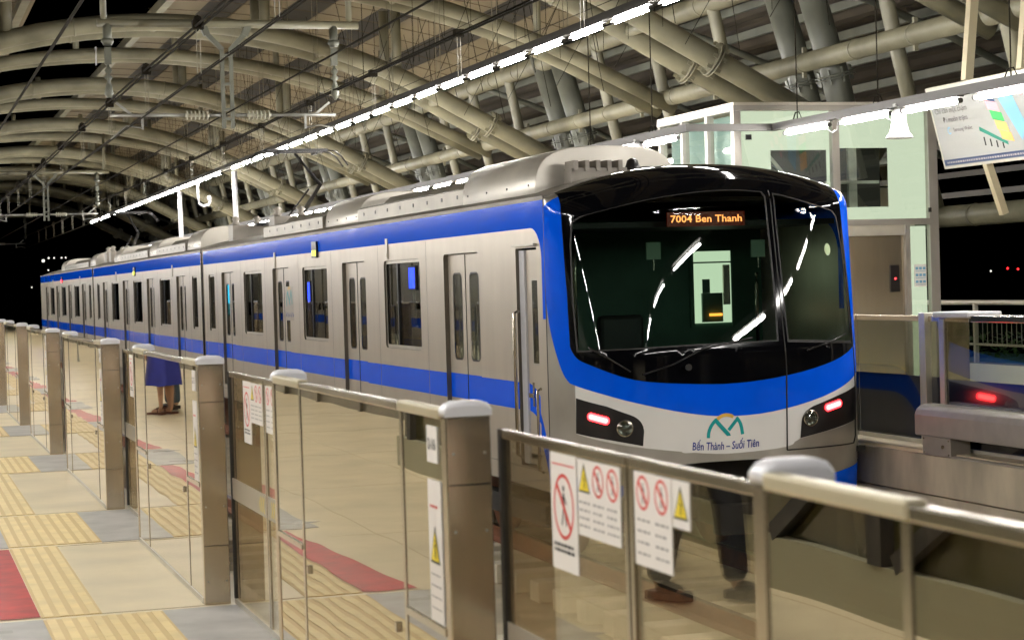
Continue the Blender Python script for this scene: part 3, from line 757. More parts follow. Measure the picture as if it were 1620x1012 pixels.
for j, y in enumerate((31.0, 69.0, 107.0)):
    o = thing('catenary_support', 'grey overhead line support frame hung from the arches, %s' % ['nearest one, with a forked central hanger', 'the one near the left edge', 'farthest one'][j], 'catenary support', (5.2, y, 5.8), 'catenary supports')
    b = NB(); tube(b, [(3.2, y, 5.80), (7.35, y, 5.80)], .065, 10)
    for x in (3.3, 7.2): tube(b, [(x, y, 5.8), (x, y, circ(x, 17, 7.2))], .05, 8)
    obj('cross_tube', b, pipe_m, o)
    b = NB()
    for s in (-1, 1):
        bar(b, (5.2 + s * .36, y, 5.78), (5.2 + s * .30, y, 5.62), .10, .10); bar(b, (5.2 + s * .30, y, 5.64), (5.2 + s * .07, y, 5.40), .08, .07); bar(b, (5.2 + s * .07, y, 5.42), (5.2 + s * .07, y, 4.15), .055, .07)
    for z in (5.3, 4.85, 4.45, 4.3): box(b, 5.11, 5.29, y - .05, y + .05, z - .02, z + .02)
    obj('forked_hanger', b, pipe_grey, o)
    for s, xe in ((-1, 3.35), (1, 6.94)):
        b = NB(); tube(b, [(5.2 + s * .12, y, 4.36), (5.2 + s * .3, y, 4.36)], .03, 8); tube(b, [(5.2 + s * .68, y, 4.36), (xe, y, 4.36)], .028, 8)
        bar(b, (xe - s * .35, y, 4.36), (xe - s * .1, y, 4.56), .035, .035); bar(b, (xe - s * .5, y, 4.38), (xe - s * .5, y, 4.14), .03, .05)
        tube(b, [(xe - s * .5, y, 4.16), (xe - s * .25, y, 4.20), (xe, y, 4.13 if s > 0 else 3.99)], .014, 6); obj('arm', b, galv, o)
        b = NB(); insul(b, (5.2 + s * .3, y, 4.36), (5.2 + s * .68, y, 4.36), .075, 6); obj('insulator', b, insul_m, o)
        b = NB(); tube(b, [(xe, y, 5.78), (xe, y, 5.45)], .07, 8); lathe(b, [(.09, 5.55), (.10, 5.50), (.05, 5.45)], (xe, y, 0), 'Z', 10); box(b, xe - .05, xe + .05, y - .04, y + .04, 5.15, 5.42)
        tube(b, [(xe, y, 5.2), (xe, y, 4.6)], .02, 6); lathe(b, [(.02, 5.12), (.06, 5.06), (.02, 5.0), (.07, 4.95), (.02, 4.90), (.05, 4.82), (.07, 4.70), (.03, 4.62)], (xe, y, 0), 'Z', 12)
        obj('wire_hanger', b, pipe_grey, o)
    p = quickbox('number_plate', (3.16, 3.175, y - .05, y + .05, 5.14, 5.42), whiteplast, o)
# mid-span droppers from the roof and thin criss-cross bird wires right of the tracks
for k in range(-1, 7):
    y = Y0 + SP * k
    b = NB(); rnd = random.Random(k)
    for q in range(8):
        yy = y + q * 1.5 + .4
        for x in (9.2 + rnd.uniform(-.4, .4), 10.8 + rnd.uniform(-.3, .3)):
            tube(b, [(x, yy, deckz(x)), (x, yy, 5.0 + rnd.uniform(0, .9))], .004, 4)
        if q % 2 == 0:
            for x in (9.3, 11.6): tube(b, [(x, yy, deckz(x)), (x + .9, yy + 1.2, 5.0)], .006, 4); tube(b, [(x, yy + 1.2, 5.1), (x + .9, yy, deckz(x + .9))], .006, 4)
    for z in (5.3, 5.9): tube(b, [(9.3, y, z), (9.3, y + 12, z)], .006, 4)
    o = obj('wire_bracing', b, cable_m); tag(o, 'thin dark criss-cross wires hanging under the roof, %s bay from the camera' % ORD[k + 1], 'wires', 'hanging wires under the roof')

# ------------------------------------------------------------------ glass lift on the far platform
liftf = mat('lift_frame_metal', (.36, .335, .30), .45, metal=.5, noise=.1, nscale=4)
LY = 23.5
o = thing('glass_lift', 'pale green glass lift shaft with dark windows and steel doors on the far platform', 'lift', (12, LY, 0))
X0, X1, LZ = 10.6, 13.46, 3.80
b = NB()
for x in (X0, 12.02, X1):
    w = .05 if x != X1 else .065
    box(b, x - w, x + w, LY, LY + .10, 0 if x != 12.02 else 2.3, LZ - .07)
for y in (LY + .92, LY + 1.78, LY + 2.6): box(b, X0 - .05, X0 + .05, y - .04, y + .04, 0, LZ - .07)
box(b, X0 - .06, X1 + .07, LY - .02, LY + .09, LZ - .07, LZ); box(b, X0 - .06, X0 + .05, LY + .091, LY + 2.65, LZ - .07, LZ)
box(b, X0 + .051, X1 - .066, LY + .005, LY + .085, 2.20, 2.28)
box(b, X1 - .05, X1 + .05, LY + 2.55, LY + 2.65, 0, LZ - .07)
box(b, 13.02, 13.09, LY + .005, LY + .085, 0, 2.199)
pieces('frame_member', b, liftf, o)
quickbox('roof', (X0 - .05, X1 + .06, LY + .0, LY + 2.65, LZ + .001, LZ + .04), alu, o)
def gp(x0, x1, z0, z1): return quickbox('glass_pane', (x0, x1, LY + .03, LY + .04, z0, z1), 'lift_glass', o)
gp(X0 + .051, 11.969, 2.281, LZ - .071); gp(12.071, X1 - .066, 2.281, LZ - .071); gp(13.091, X1 - .066, .02, 2.199); gp(X0 + .051, 12.0, .02, 2.199)
for y in (LY + .10, LY + .96, LY + 1.82):
    quickbox('glass_pane', (X0 - .005, X0 + .005, y + .0, y + .77, .02, LZ - .071), 'lift_glass', o)
# pale green lining, self-glowing in place of light inside the shaft; dark window openings cut out
def lining(x0, x1, z0, z1, holes):
    lp = [[(x0, z0), (x1, z0), (x1, z1), (x0, z1)]] + [[(a, c), (d, c), (d, e), (a, e)] for a, c, d, e in holes]
    return patch(lp, lambda u, v: (u, LY + .16, v))
obj('translucent_lining', lining(X0 + .02, X1 - .03, 2.2, LZ - .06, [(11.14, 2.45, 11.95, 3.22), (12.12, 2.45, 12.86, 3.24)]), 'lining_glow', o)
obj('translucent_lining', lining(13.09, X1 - .05, .0, 2.18, []), 'lining_glow', o)
b = NB(); box(b, X0 + .10, X0 + .11, LY + .2, LY + 2.5, 2.3, LZ - .1); obj('translucent_lining', b, mat('teal_lining_glow', (0, 0, 0), .4, emit=(.50, .72, .62), estr=.34), o)  # side lining emits a dim teal glow in place of light inside
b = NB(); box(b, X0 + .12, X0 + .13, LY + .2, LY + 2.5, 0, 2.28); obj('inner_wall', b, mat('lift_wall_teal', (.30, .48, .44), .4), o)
b = NB(); box(b, 10.8, 13.3, LY + 1.2, LY + 1.24, 0, 3.6); obj('inner_wall', b, dark, o)
b = NB(); bar(b, (11.2, LY + .6, 3.3), (11.9, LY + .6, 2.5), .05, .05); bar(b, (12.5, LY + .5, 2.2), (12.5, LY + .5, 3.6), .12, .06); bar(b, (12.2, LY + .5, 2.2), (12.2, LY + .5, 3.6), .06, .06); bar(b, (12.1, LY + .5, 2.8), (12.9, LY + .5, 2.8), .04, .04); obj('lift_gear', b, galv, o)
d = quickbox('lift_door', (12.05, 12.56, LY + .05, LY + .08, 0, 2.06), steel, o); d2 = quickbox('lift_door', (12.565, 13.015, LY + .06, LY + .09, 0, 2.06), steel, o)
quickbox('door_head', (12.0, 13.019, LY + .02, LY + .10, 2.061, 2.199), alu, o)
quickbox('call_panel', (12.80, 12.93, LY + .035, LY + .059, 1.30, 1.66), blackp, o)
quickbox('call_light', (12.855, 12.875, LY + .030, LY + .034, 1.47, 1.49), MAT['tail_lamp'], o)
nt_ = quickbox('notice', (13.15, 13.33, LY + .02, LY + .028, 1.36, 1.66), paper, o)
b = NB(); rnd = random.Random(3)
for r_ in range(3):
    for c_ in range(3):
        x, z = 13.165 + c_ * .055, 1.59 - r_ * .09; box(b, x, x + .04, LY + .016, LY + .0195, z, z + .035)
    box(b, 13.165, 13.315, LY + .016, LY + .0195, 1.575 - r_ * .09 - .01, 1.575 - r_ * .09 - .003)
obj('pictogram', b, blue_i, nt_)
b = NB(); box(b, 13.38, 13.42, LY - .001, LY + .0195, 2.36, 2.42); box(b, 10.72, 10.8, LY + .0, LY + .02, 3.35, 3.42); obj('bracket', b, blackp, o)

# ------------------------------------------------------------------ billboard facing the track
o = thing('billboard', 'tilted white advertising board with phone picture beside the glass lift', 'billboard', (12.9, 21, 3.4))
yf, yn = 22.4, 18.9; bx, bz, tx, tz = 13.0, 2.87, 12.74, 3.90
def BP(u, v, off=0.0):
    """u metres from the far (left) edge towards the camera, v 0..1 from bottom"""
    nx, nz = -(tz - bz), -(bx - tx); l = math.hypot(nx, nz)
    return (bx + (tx - bx) * v + nx / l * off, yf - u, bz + (tz - bz) * v + nz / l * off)
def bpoly(pts, mm, off, name):
    bm = NB(); bm.faces.new([bm.verts.new(BP(a, c, off)) for a, c in pts]); return obj(name, bm, mm, face)
bm = NB(); f0 = [bm.verts.new(BP(a, c, 0)) for a, c in ((0, 0), (3.5, 0), (3.5, 1), (0, 1))]; f1 = [bm.verts.new(BP(a, c, -.10)) for a, c in ((0, 0), (3.5, 0), (3.5, 1), (0, 1))]
bm.faces.new(f0); bm.faces.new(f1[::-1])
for k in range(4): bm.faces.new((f0[k], f1[k], f1[(k + 1) % 4], f0[(k + 1) % 4]))
obj('casing', bm, alu, o)
face = obj('poster', (lambda b_: (b_.faces.new([b_.verts.new(BP(a, c, .003)) for a, c in ((.04, .03), (3.46, .03), (3.46, .96), (.04, .96))]), b_)[1])(NB()), boardw, o)
bpoly([(.05, .04), (3.45, .04), (3.45, .11), (.05, .11)], dkblue_i, .006, 'footer_strip')
def btext(t, u, v, size, mm, bold=0):
    me = text_mesh(t, size, bold)
    for q in me.vertices: q.co = Vector(BP(u + q.co.x, v + q.co.y / 1.06, .009))
    obj('words', me, mm, face)
btext('Chỉ cần một chạm', .50, .70, .10, greyi2); btext('Đi muôn trạm', .56, .585, .10, greyi2); btext('Samsung Wallet', .68, .455, .07, greyi2)
bm = NB()
for k in range(14):
    a0, a1 = R(50 + k * 19), R(50 + k * 19 + 19)
    bm.faces.new([bm.verts.new(BP(.36 + r_ * math.cos(a), .455 + r_ * math.sin(a), .009)) for r_, a in ((.045, a0), (.045, a1), (.03, a1), (.03, a0))])
obj('round_mark', bm, blue_i, face)
bm = NB(); rnd = random.Random(4); u = .12
while u < 3.3:
    w = rnd.uniform(.02, .05); bm.faces.new([bm.verts.new(BP(a, c, .009)) for a, c in ((u, .062), (u + w, .062), (u + w, .085), (u, .085))]); u += w + .015
obj('footer_words', bm, greyi, face)
bpoly([(1.62, .27), (1.93, .18), (1.55, .80), (1.28, .87)], boardw, .006, 'phone')
for k, mm in enumerate((dkblue_i, pink_i, green_i, orange_i, orange_i)):
    t0, t1 = .86 - k * .12, .75 - k * .12; s = k * .055
    bpoly([(1.30 + s, t1), (1.55 + s, t1 - .05), (1.52 + s, t0 - .05), (1.27 + s, t0)], mm, .012, 'ticket_card')
bpoly([(1.94, .22), (2.08, .42), (1.86, .93), (1.57, .82)], blue_i, .009, 'phone_back')
bpoly([(1.05, .40), (1.62, .19), (1.62, .23), (1.06, .45)], mat('teal_green_ink', (.03, .22, .16), .4), .009, 'train_picture')
bm = NB()
for k in range(4): bm.faces.new([bm.verts.new(BP(a, c, .009)) for a, c in ((1.1 + k * .13, .22 - k * .02), (1.13 + k * .13, .22 - k * .02), (1.13 + k * .13, .32 - k * .03), (1.1 + k * .13, .32 - k * .03))])
obj('little_figures', bm, blki, face)
for k, (a, c, r_) in enumerate(((2.15, .80, .07), (2.32, .72, .08), (2.2, .60, .06), (2.42, .86, .07), (2.28, .50, .05), (2.5, .66, .06))):
    bm = NB(); bm.faces.new([bm.verts.new(BP(a + r_ * math.cos(q * PI / 5) * (1 if q % 2 else .7), c + r_ * 1.2 * math.sin(q * PI / 5) * (1 if q % 2 else .7), .009 + k * .0004)) for q in range(10)]); obj('pink_flower', bm, pink_i, face)
b = NB()
for u, v0, z1 in ((.95, 1, 6.1), (2.2, 1, 6.1)):
    p = Vector(BP(u, v0, -.05)); bar(b, p, (p.x + .3, p.y, deckz(13.3) - .3), .11, .11)
p = Vector(BP(.95, 0, -.05)); bar(b, p, (p.x + .22, p.y, 2.25), .09, .09)
obj('hanger', b, beigerail, o)
# upper signboard hanger cut by the frame edge
o = thing('hanging_sign', 'small white sign cut off at the upper right edge', 'sign', (13.6, 18.6, 5))
quickbox('board', (13.5, 13.56, 17.0, 18.75, 4.72, 4.90), boardw, o); quickbox('hanger', (13.5, 13.56, 18.3, 18.36, 4.90, 6.6), beigerail, o)

# ------------------------------------------------------------------ railing and outside
o = thing('railing', 'pale metal railing with mesh infill along the outer edge of the far platform', 'railing', (14.1, 18, 0))
b = NB()
for z, r_ in ((1.12, .035), (.92, .022), (.55, .018)): tube(b, [(14.1, 9, z), (14.1, 27.2, z)], r_, 10)
for k in range(12): box(b, 14.07, 14.13, 9 + k * 1.62 - .02, 9 + k * 1.62 + .02, 0, 1.11)
obj('rail', b, alu, o)
b = NB()
for k in range(150): box(b, 14.098, 14.104, 9 + k * .12, 9 + k * .12 + .012, .56, .92)
obj('mesh_infill', b, galv, o)
b = NB(); box(b, 13.95, 14.25, 8, 28, 0, .30); obj('kerb_beam', b, whitep, o)
b = NB(); box(b, 14.35, 15.3, 8, 27, 0, .35); o = obj('planter', b, mat('planter_blue', (.03, .12, .20), .5)); tag(o, 'long blue planter box behind the pale railing', 'planter')
b = NB(); rnd = random.Random(9)
for k in range(1500):
    c = Vector((rnd.uniform(14.4, 15.2), rnd.uniform(8.5, 26.5), .36 + rnd.random() ** 1.5 * .32)); a = rnd.uniform(0, 2 * PI); t = rnd.uniform(-.9, .9); s = rnd.uniform(.05, .1)
    u = Vector((math.cos(a), math.sin(a), t)).normalized() * s; w = u.cross(Vector((0, 0, 1))).normalized() * s * .4
    b.faces.new([b.verts.new(c - u), b.verts.new(c + w), b.verts.new(c + u), b.verts.new(c - w)])
o = obj('planter_plants', b, mat('leaf_green', (.05, .12, .03), .6)); tag(o, 'low leafy plants filling the planter behind the railing', 'plants'); o['kind'] = 'stuff'
city = [((70, 958 / 1), 0)]
def city_light(x, y, z, r_, lbl, mm='city_light'):
    b = NB(); bmesh.ops.create_icosphere(b, subdivisions=1, radius=r_, matrix=Matrix.Translation((x, y, z))); o = obj('distant_lamp', b, mm); tag(o, lbl, 'distant lamp')
# ------------------------------------------------------------------ the train
ZB = 2.15; TC = 7.055; SEAM = 16.6; HW = 1.475; NEXP = 6.2
_T = []; _L = 0.0; px, pd = 0.0, .45
for i in range(2001):
    f = i / 2000 * PI / 2; x = math.sin(f) ** (2 / NEXP); d = math.cos(f)
    _L += math.hypot(x - px, d * .45 - pd) if i else 0; px, pd = x, d * .45; _T.append((_L, x, d))
_K = [a[0] for a in _T]
def unit(s):
    a = min(abs(s), 1) * _L; i = min(max(bisect.bisect_left(_K, a), 1), 2000)
    q = (a - _K[i - 1]) / max(_K[i] - _K[i - 1], 1e-9)
    return math.copysign(_T[i - 1][1] + q * (_T[i][1] - _T[i - 1][1]), s), _T[i - 1][2] + q * (_T[i][2] - _T[i - 1][2])
def roofz(x): return 2.61 - .28 * (abs(x) / HW) ** 2.2
def Dz(z): return .66 - .12 * max(0, .1 - z) ** 2 if z < .9 else .66 - .20 * ((z - .9) / 1.25)
def nose0(s, w):
    x, d = unit(s)
    if w <= ZB: return Vector((TC + x * (HW - .06 * max(0, -w)), SEAM - d * Dz(w), w))
    q = min(w - ZB, 1) * PI / 2; zr = roofz(x * HW)
    return Vector((TC + x * HW, SEAM - d * Dz(ZB) * math.cos(q), ZB + (zr - ZB) * math.sin(q)))
def nose(s, w, off=0.0):
    p = nose0(s, w)
    if off:
        e = .004; a = nose0(min(s + e, 1), w) - nose0(max(s - e, -1), w); c = nose0(s, min(w + e, 3.149)) - nose0(s, w - e)
        n = a.cross(c)
        if n.length > 1e-12: p = p + n.normalized() * off
    return tuple(p)
T = thing('metro_train', 'blue and silver three-car metro train with a black front showing red tail lights', 'train', (TC, 16, -1.085))

def side_panel(x, y0, y1, holes, depth, dirx):
    """one car side with its window and door openings; depth = reveal towards the inside"""
    zb, zt = -.30, 2.33
    loops = [[(y0, zb), (y1, zb), (y1, zt), (y0, zt)]] + holes
    bm = patch(loops, lambda u, v: (x, u, v))
    for f in bm.faces: f.smooth = False
    for h in holes:
        a = [bm.verts.new((x, u, v)) for u, v in h]; c = [bm.verts.new((x + dirx * depth, u, v)) for u, v in h]
        for k in range(len(h)):
            bm.faces.new((a[k], a[(k + 1) % len(h)], c[(k + 1) % len(h)], c[k])).material_index = 1
    return bm
def join_bm(dst, src):
    me = bpy.data.meshes.new('t'); src.to_mesh(me); src.free(); dst.from_mesh(me); bpy.data.meshes.remove(me)
XN, XF = TC - HW, TC + HW
CARS = [(16.6, 36.62, [19.32, 24.2, 29.05, 33.9], [(20.95, 22.6), (25.78, 27.42), (30.62, 32.28), (35.35, 36.02)], 0),
        (36.86, 57.36, [39.65, 44.5, 49.35, 54.2], [(37.45, 38.1), (41.25, 42.9), (46.1, 47.75), (50.95, 52.6), (55.75, 56.4)], 1),
        (57.6, 78.1, [60.4, 65.25, 70.1, 74.95], [(58.2, 58.85), (62.0, 63.65), (66.85, 68.5), (71.7, 73.35)], 2)]
CN = ['front car', 'middle car', 'rear car']
def rr(y0, y1, z0, z1, r=.05): return rrect(y0, y1, z0, z1, r, 4)
door_me = None
for (y0, y1, doors, wins, ci) in CARS:
    hn = [rr(a, c, .86, 1.88, .06) for a, c in wins] + [rr(yc - .65, yc + .65, -.06, 1.90, .05) for yc in doors]
    hf = list(hn)
    if ci == 0: hn.append(rr(16.84, 17.46, -.12, 1.90, .02))
    bm = side_panel(XN, y0, y1, hn, .06, 1)
    join_bm(bm, side_panel(XF, y0, y1, hf, .06, -1))
    rp = [(TC - HW + 2 * HW * k / 24, roofz(-HW + 2 * HW * k / 24)) for k in range(25)]
    top = [bm.verts.new((x, y0, z)) for x, z in rp]; bot = [bm.verts.new((x, y1, z)) for x, z in rp]
    for k in range(24):
        f = bm.faces.new((top[k], top[k + 1], bot[k + 1], bot[k])); f.material_index = 2; f.smooth = True
    body = obj('car_body', bm, ['car_side_livery', mat('reveal_metal', (.16, .14, .11), .4, metal=.5) if ci == 0 else MAT['reveal_metal'], roofgrey], T, label='%s body, silver with blue bands' % CN[ci])
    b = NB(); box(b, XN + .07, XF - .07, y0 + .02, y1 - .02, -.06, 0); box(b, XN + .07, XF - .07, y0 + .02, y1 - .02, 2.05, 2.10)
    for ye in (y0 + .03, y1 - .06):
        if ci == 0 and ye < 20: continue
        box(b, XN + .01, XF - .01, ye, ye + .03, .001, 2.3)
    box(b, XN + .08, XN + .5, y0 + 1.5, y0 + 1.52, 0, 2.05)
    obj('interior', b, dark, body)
    b = NB(); box(b, XN + .01, XF - .01, y0 + .01, y1 - .01, -.31, -.29)
    for k in range(7):
        a = y0 + 4.4 + k * 1.7
        if a + 1.4 < y1 - 4.3: box(b, XN + .12, XF - .12, a, a + 1.35, -.78, -.32)
    obj('underframe', b, roofgrey, body)
    b = NB(); box(b, XN - .006, XN + .0, y0, y1, 2.318, 2.336); box(b, XN - .012, XN + .03, y0, y1, 2.337, 2.352); obj('gutter', b, roofgrey, body)
    for a, c in wins:
        w = c - a
        f = obj('window', (lambda q: q)(patch([rr(a + .002, c - .002, .862, 1.878, .055), rr(a + .035, c - .035, .90, 1.845, .04)], lambda u, v: (XN + .022, u, v))), alu, T)
        quickbox('pane', (XN + .034, XN + .040, a + .02, c - .02, .88, 1.865), 'train_glass', f)
        if w > 1: quickbox('mullion', (XN + .018, XN + .033, c - w * .36, c - w * .36 + .045, .90, 1.845), blackp, f); quickbox('rubber_strip', (XN + .016, XN + .021, a + .0355, a + .05, .91, 1.84), blackp, f)
    for yc in doors:
        for s in (-1, 1):
            l0, l1 = (yc - .648, yc - .004) if s < 0 else (yc + .004, yc + .648)
            cw = (l0 + l1) / 2 + s * -.02
            bm = patch([[(l0, -.05), (l1, -.05), (l1, 1.895), (l0, 1.895)], rrect(cw - .165, cw + .165, .80, 1.70, .07, 4)], lambda u, v: (XN + .050, u, v))
            for f in bm.faces: f.smooth = False
            dr = obj('door', bm, 'car_side_livery', T)
            quickbox('pane', (XN + .053, XN + .058, cw - .16, cw + .16, .81, 1.69), 'train_glass', dr)
            fr = patch([rrect(cw - .168, cw + .168, .797, 1.703, .072, 4), rrect(cw - .150, cw + .150, .815, 1.685, .06, 4)], lambda u, v: (XN + .047, u, v)); obj('window_seal', fr, blackp, dr)
        b = NB(); box(b, XN + .044, XN + .056, yc - .0035, yc + .0035, -.05, 1.89); obj('door_seam', b, rubber, body)
    b = NB(); js = []
    for (a, c), dd in zip(wins, doors[:len(wins)]): js += [a - .28, c + .28]
    for yj in js:
        if all(abs(yj - d_) > .75 for d_ in doors): box(b, XN - .0012, XN + .001, yj - .004, yj + .004, -.29, 2.06)
    box(b, XN - .0012, XN + .001, y0, y1, -.135, -.128)
    obj('panel_joint', b, roofgrey, body)
    if ci < 2:
        b = NB(); sweep(b, [(XN + .10, -.2), (XF - .10, -.2), (XF - .10, 2.2)] + [(TC + x, roofz(x) - .12) for x in (1.2, .8, .4, 0, -.4, -.8, -1.2)] + [(XN + .10, 2.2)], y1 + .001, y1 + .238); obj('gangway', b, dark, T)
        b = NB(); box(b, XN - .01, XN + .012, y1 - .035, y1 - .002, -.3, 2.32); box(b, XN - .01, XN + .012, y1 + .242, y1 + .275, -.3, 2.32); obj('end_strip', b, steel_b, T)
    # small fittings along the blue band
    mid = (y0 + y1) / 2
    dsp = quickbox('side_display', (XN - .03, XN - .001, mid + .1, mid + .38, 1.99, 2.20) if ci else (XN - .03, XN - .001, 26.3, 26.6, 2.0, 2.22), blackp, T)
    a = mid + .12 if ci else 26.32
    quickbox('lit_field', (XN - .033, XN - .0305, a, a + .24, 2.015 - (0 if ci else -.01), 2.10), MAT['side_display'] if ci < 2 else MAT['tail_lamp'], dsp)
    for yy in ((22.35, 29.4) if ci == 0 else (y0 + 3.9, y0 + 14.5)):
        b = NB(); box(b, XN - .014, XN - .001, yy, yy + .10, 1.90, 2.14); box(b, XN - .02, XN - .0145, yy + .01, yy + .09, 1.92, 1.97); obj('door_indicator', b, alu, T)
    # bogies
    for yb in (y0 + 2.6, y1 - 2.6):
        bg_ = NB(); box(bg_, TC - 1.12, TC - .98, yb - 1.35, yb + 1.35, -.78, -.58); box(bg_, TC + .98, TC + 1.12, yb - 1.35, yb + 1.35, -.78, -.58); box(bg_, TC - .97, TC + .97, yb - .25, yb + .25, -.8, -.5); bo = obj('bogie', bg_, dark, T)
        for yw in (yb - 1.05, yb + 1.05):
            for s in (-1, 1):
                b = NB(); lathe(b, [(.40, -.06), (.43, -.05), (.43, .06), (.12, .07)] if s > 0 else [(.12, -.07), (.43, -.06), (.43, .05), (.40, .06)], (TC + s * .75, yw, -.655), 'X', 24); obj('wheel', b, rust, bo)
# logo on the silver side, as on the front
def logo_polys():
    """teal hill marks and gold arc, unit width about 1"""
    P = []
    def stroke(pts, w):
        o = []; i_ = []
        for k, (x, y) in enumerate(pts):
            a = Vector(pts[max(k - 1, 0)]); c = Vector(pts[min(k + 1, len(pts) - 1)]); n = (c - a).normalized(); n = Vector((-n.y, n.x)) * w / 2
            o.append((x + n.x, y + n.y)); i_.append((x - n.x, y - n.y))
        return [(o[k], o[k + 1], i_[k + 1], i_[k]) for k in range(len(pts) - 1)]
    left = smooth_line([(-.455, -.22), (-.44, -.08), (-.38, .06), (-.30, .165), (-.235, .225)], 4)
    P += [('teal', q) for q in stroke(left, .085)]
    P += [('teal', q) for q in stroke([(-.265, .215), (.07, -.165)], .10)]
    P += [('teal', ((-.31, .20), (-.235, .27), (-.19, .22), (-.25, .14)))]
    P += [('teal', ((.02, -.19), (.13, -.19), (.10, -.12), (.02, -.11)))]
    right = smooth_line([(.30, .235), (.37, .13), (.41, 0), (.435, -.17)], 4)
    P += [('teal', q) for q in stroke(right, .085)]
    P += [('teal', q) for q in stroke([(.315, .225), (.075, -.05)], .085)]
    P += [('teal', ((.26, .23), (.31, .285), (.36, .22), (.31, .15)))]
    arc = [(.02 + .30 * math.cos(R(a)), .055 + .27 * math.sin(R(a))) for a in range(140, 45, -8)]
    P += [('gold', q) for q in stroke(arc, .085)]
    return P
def logo(mapf, parent, off):
    for col, mm in (('teal', teal), ('gold', gold)):
        b = NB()
        for k, (c_, q) in enumerate(logo_polys()):
            if c_ == col: b.faces.new([b.verts.new(mapf(x, y, off + k * .00002)) for x, y in q])
        obj('%s_mark' % col, b, mm, parent)
for y in (28.42,):
    lp = quickbox('side_logo', (XN - .0012, XN - .0002, y - .3, y + .3, 1.12, 1.62), doorm, T)
    logo(lambda u, v, o_: (XN - .002 - o_, y - u * .46, 1.44 + v * .5), lp, 0)
    me = text_mesh('Bến Thành - Suối Tiên', .085, .001, .2)
    for v in me.vertices: v.co = Vector((XN - .002, y - v.co.x * .8, 1.20 + v.co.y))
    obj('words', me, navyi, lp)

# cab side door
d = quickbox('cab_door', (XN + .05, XN + .058, 16.86, 17.30, -.10, 1.88), 'car_side_livery', T)
quickbox('handle', (XN + .02, XN + .045, 17.10, 17.24, .52, .56), steel_b, d); quickbox('handle_plate', (XN + .043, XN + .0495, 17.14, 17.19, .44, .66), steel_b, d)
f = obj('window', patch([rrect(16.92, 17.15, .82, 1.62, .02, 2), rrect(16.94, 17.13, .84, 1.60, .02, 2)], lambda u, v: (XN + .040, u, v)), alu, d)
quickbox('pane', (XN + .044, XN + .048, 16.935, 17.135, .835, 1.605), 'train_glass', f)
quickbox('door_jamb', (XN + .03, XN + .058, 17.302, 17.455, -.10, 1.88), whiteplast, T)
b = NB(); tube(b, [(XN - .0, 17.40, 1.32), (XN - .05, 17.40, 1.30), (XN - .05, 17.40, -.02), (XN, 17.40, -.05)], .018, 8); obj('grab_rail', b, steel_b, T)
b = NB(); tube(b, [(XN - .0, 16.80, .62), (XN - .04, 16.80, .60), (XN - .04, 16.80, -.12), (XN, 16.80, -.14)], .014, 8); obj('grab_rail', b, steel_b, T)
quickbox('rain_strip', (XN - .035, XN - .0005, 16.82, 17.50, 1.915, 1.935), alu, T)
b = NB(); box(b, XN - .004, XN + .01, SEAM - .002, SEAM + .010, -.3, 2.33); obj('nose_seam', b, rubber, T)

# ---- nose
WINL = [(-.75, .965), (-.5, .972), (-.2, .985), (.05, .99), (.255, .995)] + [(.262, 1.3), (.262, 1.8), (.258, 2.36)] + smooth_line([(.245, 2.425), (.1, 2.445), (-.06, 2.43), (-.25, 2.385), (-.42, 2.325), (-.6, 2.22), (-.735, 2.10)], 3) + [(-.752, 1.9), (-.758, 1.4)]
WINR = [(.305, .985), (.5, .965), (.69, .945), (.688, 1.3), (.675, 1.8), (.652, 2.10)] + smooth_line([(.62, 2.17), (.5, 2.28), (.405, 2.35), (.33, 2.40)], 3) + [(.300, 2.41), (.302, 1.8)]
botz = smooth_line([(-1, -.46), (-.8, -.44), (-.62, -.40), (-.48, -.22), (-.3, -.07), (0, -.045), (.3, -.07), (.48, -.22), (.62, -.40), (.8, -.44), (1, -.46)], 4)
base = botz + [(1, 3.149), (-1, 3.149)]
def nose_normal(p):
    x = max(-.9995, min(.9995, (p.x - TC) / HW)); ax = abs(x); z = p.z
    if z <= ZB:
        g = 1 - ax ** NEXP; D = Dz(z); dx = -(D * .5 * g ** -.5 * NEXP * ax ** (NEXP - 1)) / HW * (1 if x > 0 else -1)
        dz = -(.20 / 1.25) * g ** .5 if z > .9 else 0
        # surface y = SEAM - D * sqrt(g): outward normal points to -y
        n = Vector((-dx, -1.0, -dz)); return n.normalized()
    return None
def nose_obj(name, bm, mm, parent, off, label=None):
    o = obj(name, bm, mm, parent, label=label); me = o.data; ns = []
    for v, vn in zip(me.vertices, me.vertex_normals):
        n = nose_normal(v.co)
        if n is None:
            q = Vector(vn.vector)
            if q.dot(Vector((0, -1, .3))) < 0: q = -q
            n = q
        ns.append(n)
    fl = sum(1 for p in me.polygons if p.normal.dot(ns[p.vertices[0]]) < 0)
    if fl > len(me.polygons) / 2: me.flip_normals()
    me.normals_split_custom_set_from_vertices([tuple(n) for n in ns]); return o
N0 = nose_obj('front_shell', patch([base, WINL, WINR], lambda u, v: nose(u, v), .03, .08), silver, T, 0)
def layer(name, loops, mm, off, parent=N0, du=.03, dv=.08, label=None):
    return nose_obj(name, patch(loops, lambda u, v: nose(u, v, off), du, dv), mm, parent, off, label)
BLOW = [(-.77, .67), (-.645, .60), (-.485, .51), (-.235, .40), (-.025, .352), (.21, .37), (.485, .48), (.74, .66)]
PILL = [(-.999, 2.50), (-.999, 1.60), (-.985, 1.35), (-.935, 1.09), (-.86, .81), (-.81, .70)]
PILR = [(.78, .69), (.84, .80), (.93, 1.05), (.985, 1.32), (.999, 1.6), (.999, 2.5)]
MB_ = [(-.79, 1.00), (-.755, .91), (-.69, .85), (-.485, .71), (-.23, .655), (.035, .64), (.305, .69), (.55, .795), (.715, .92)]
bl = smooth_line(PILL + BLOW + PILR, 4)
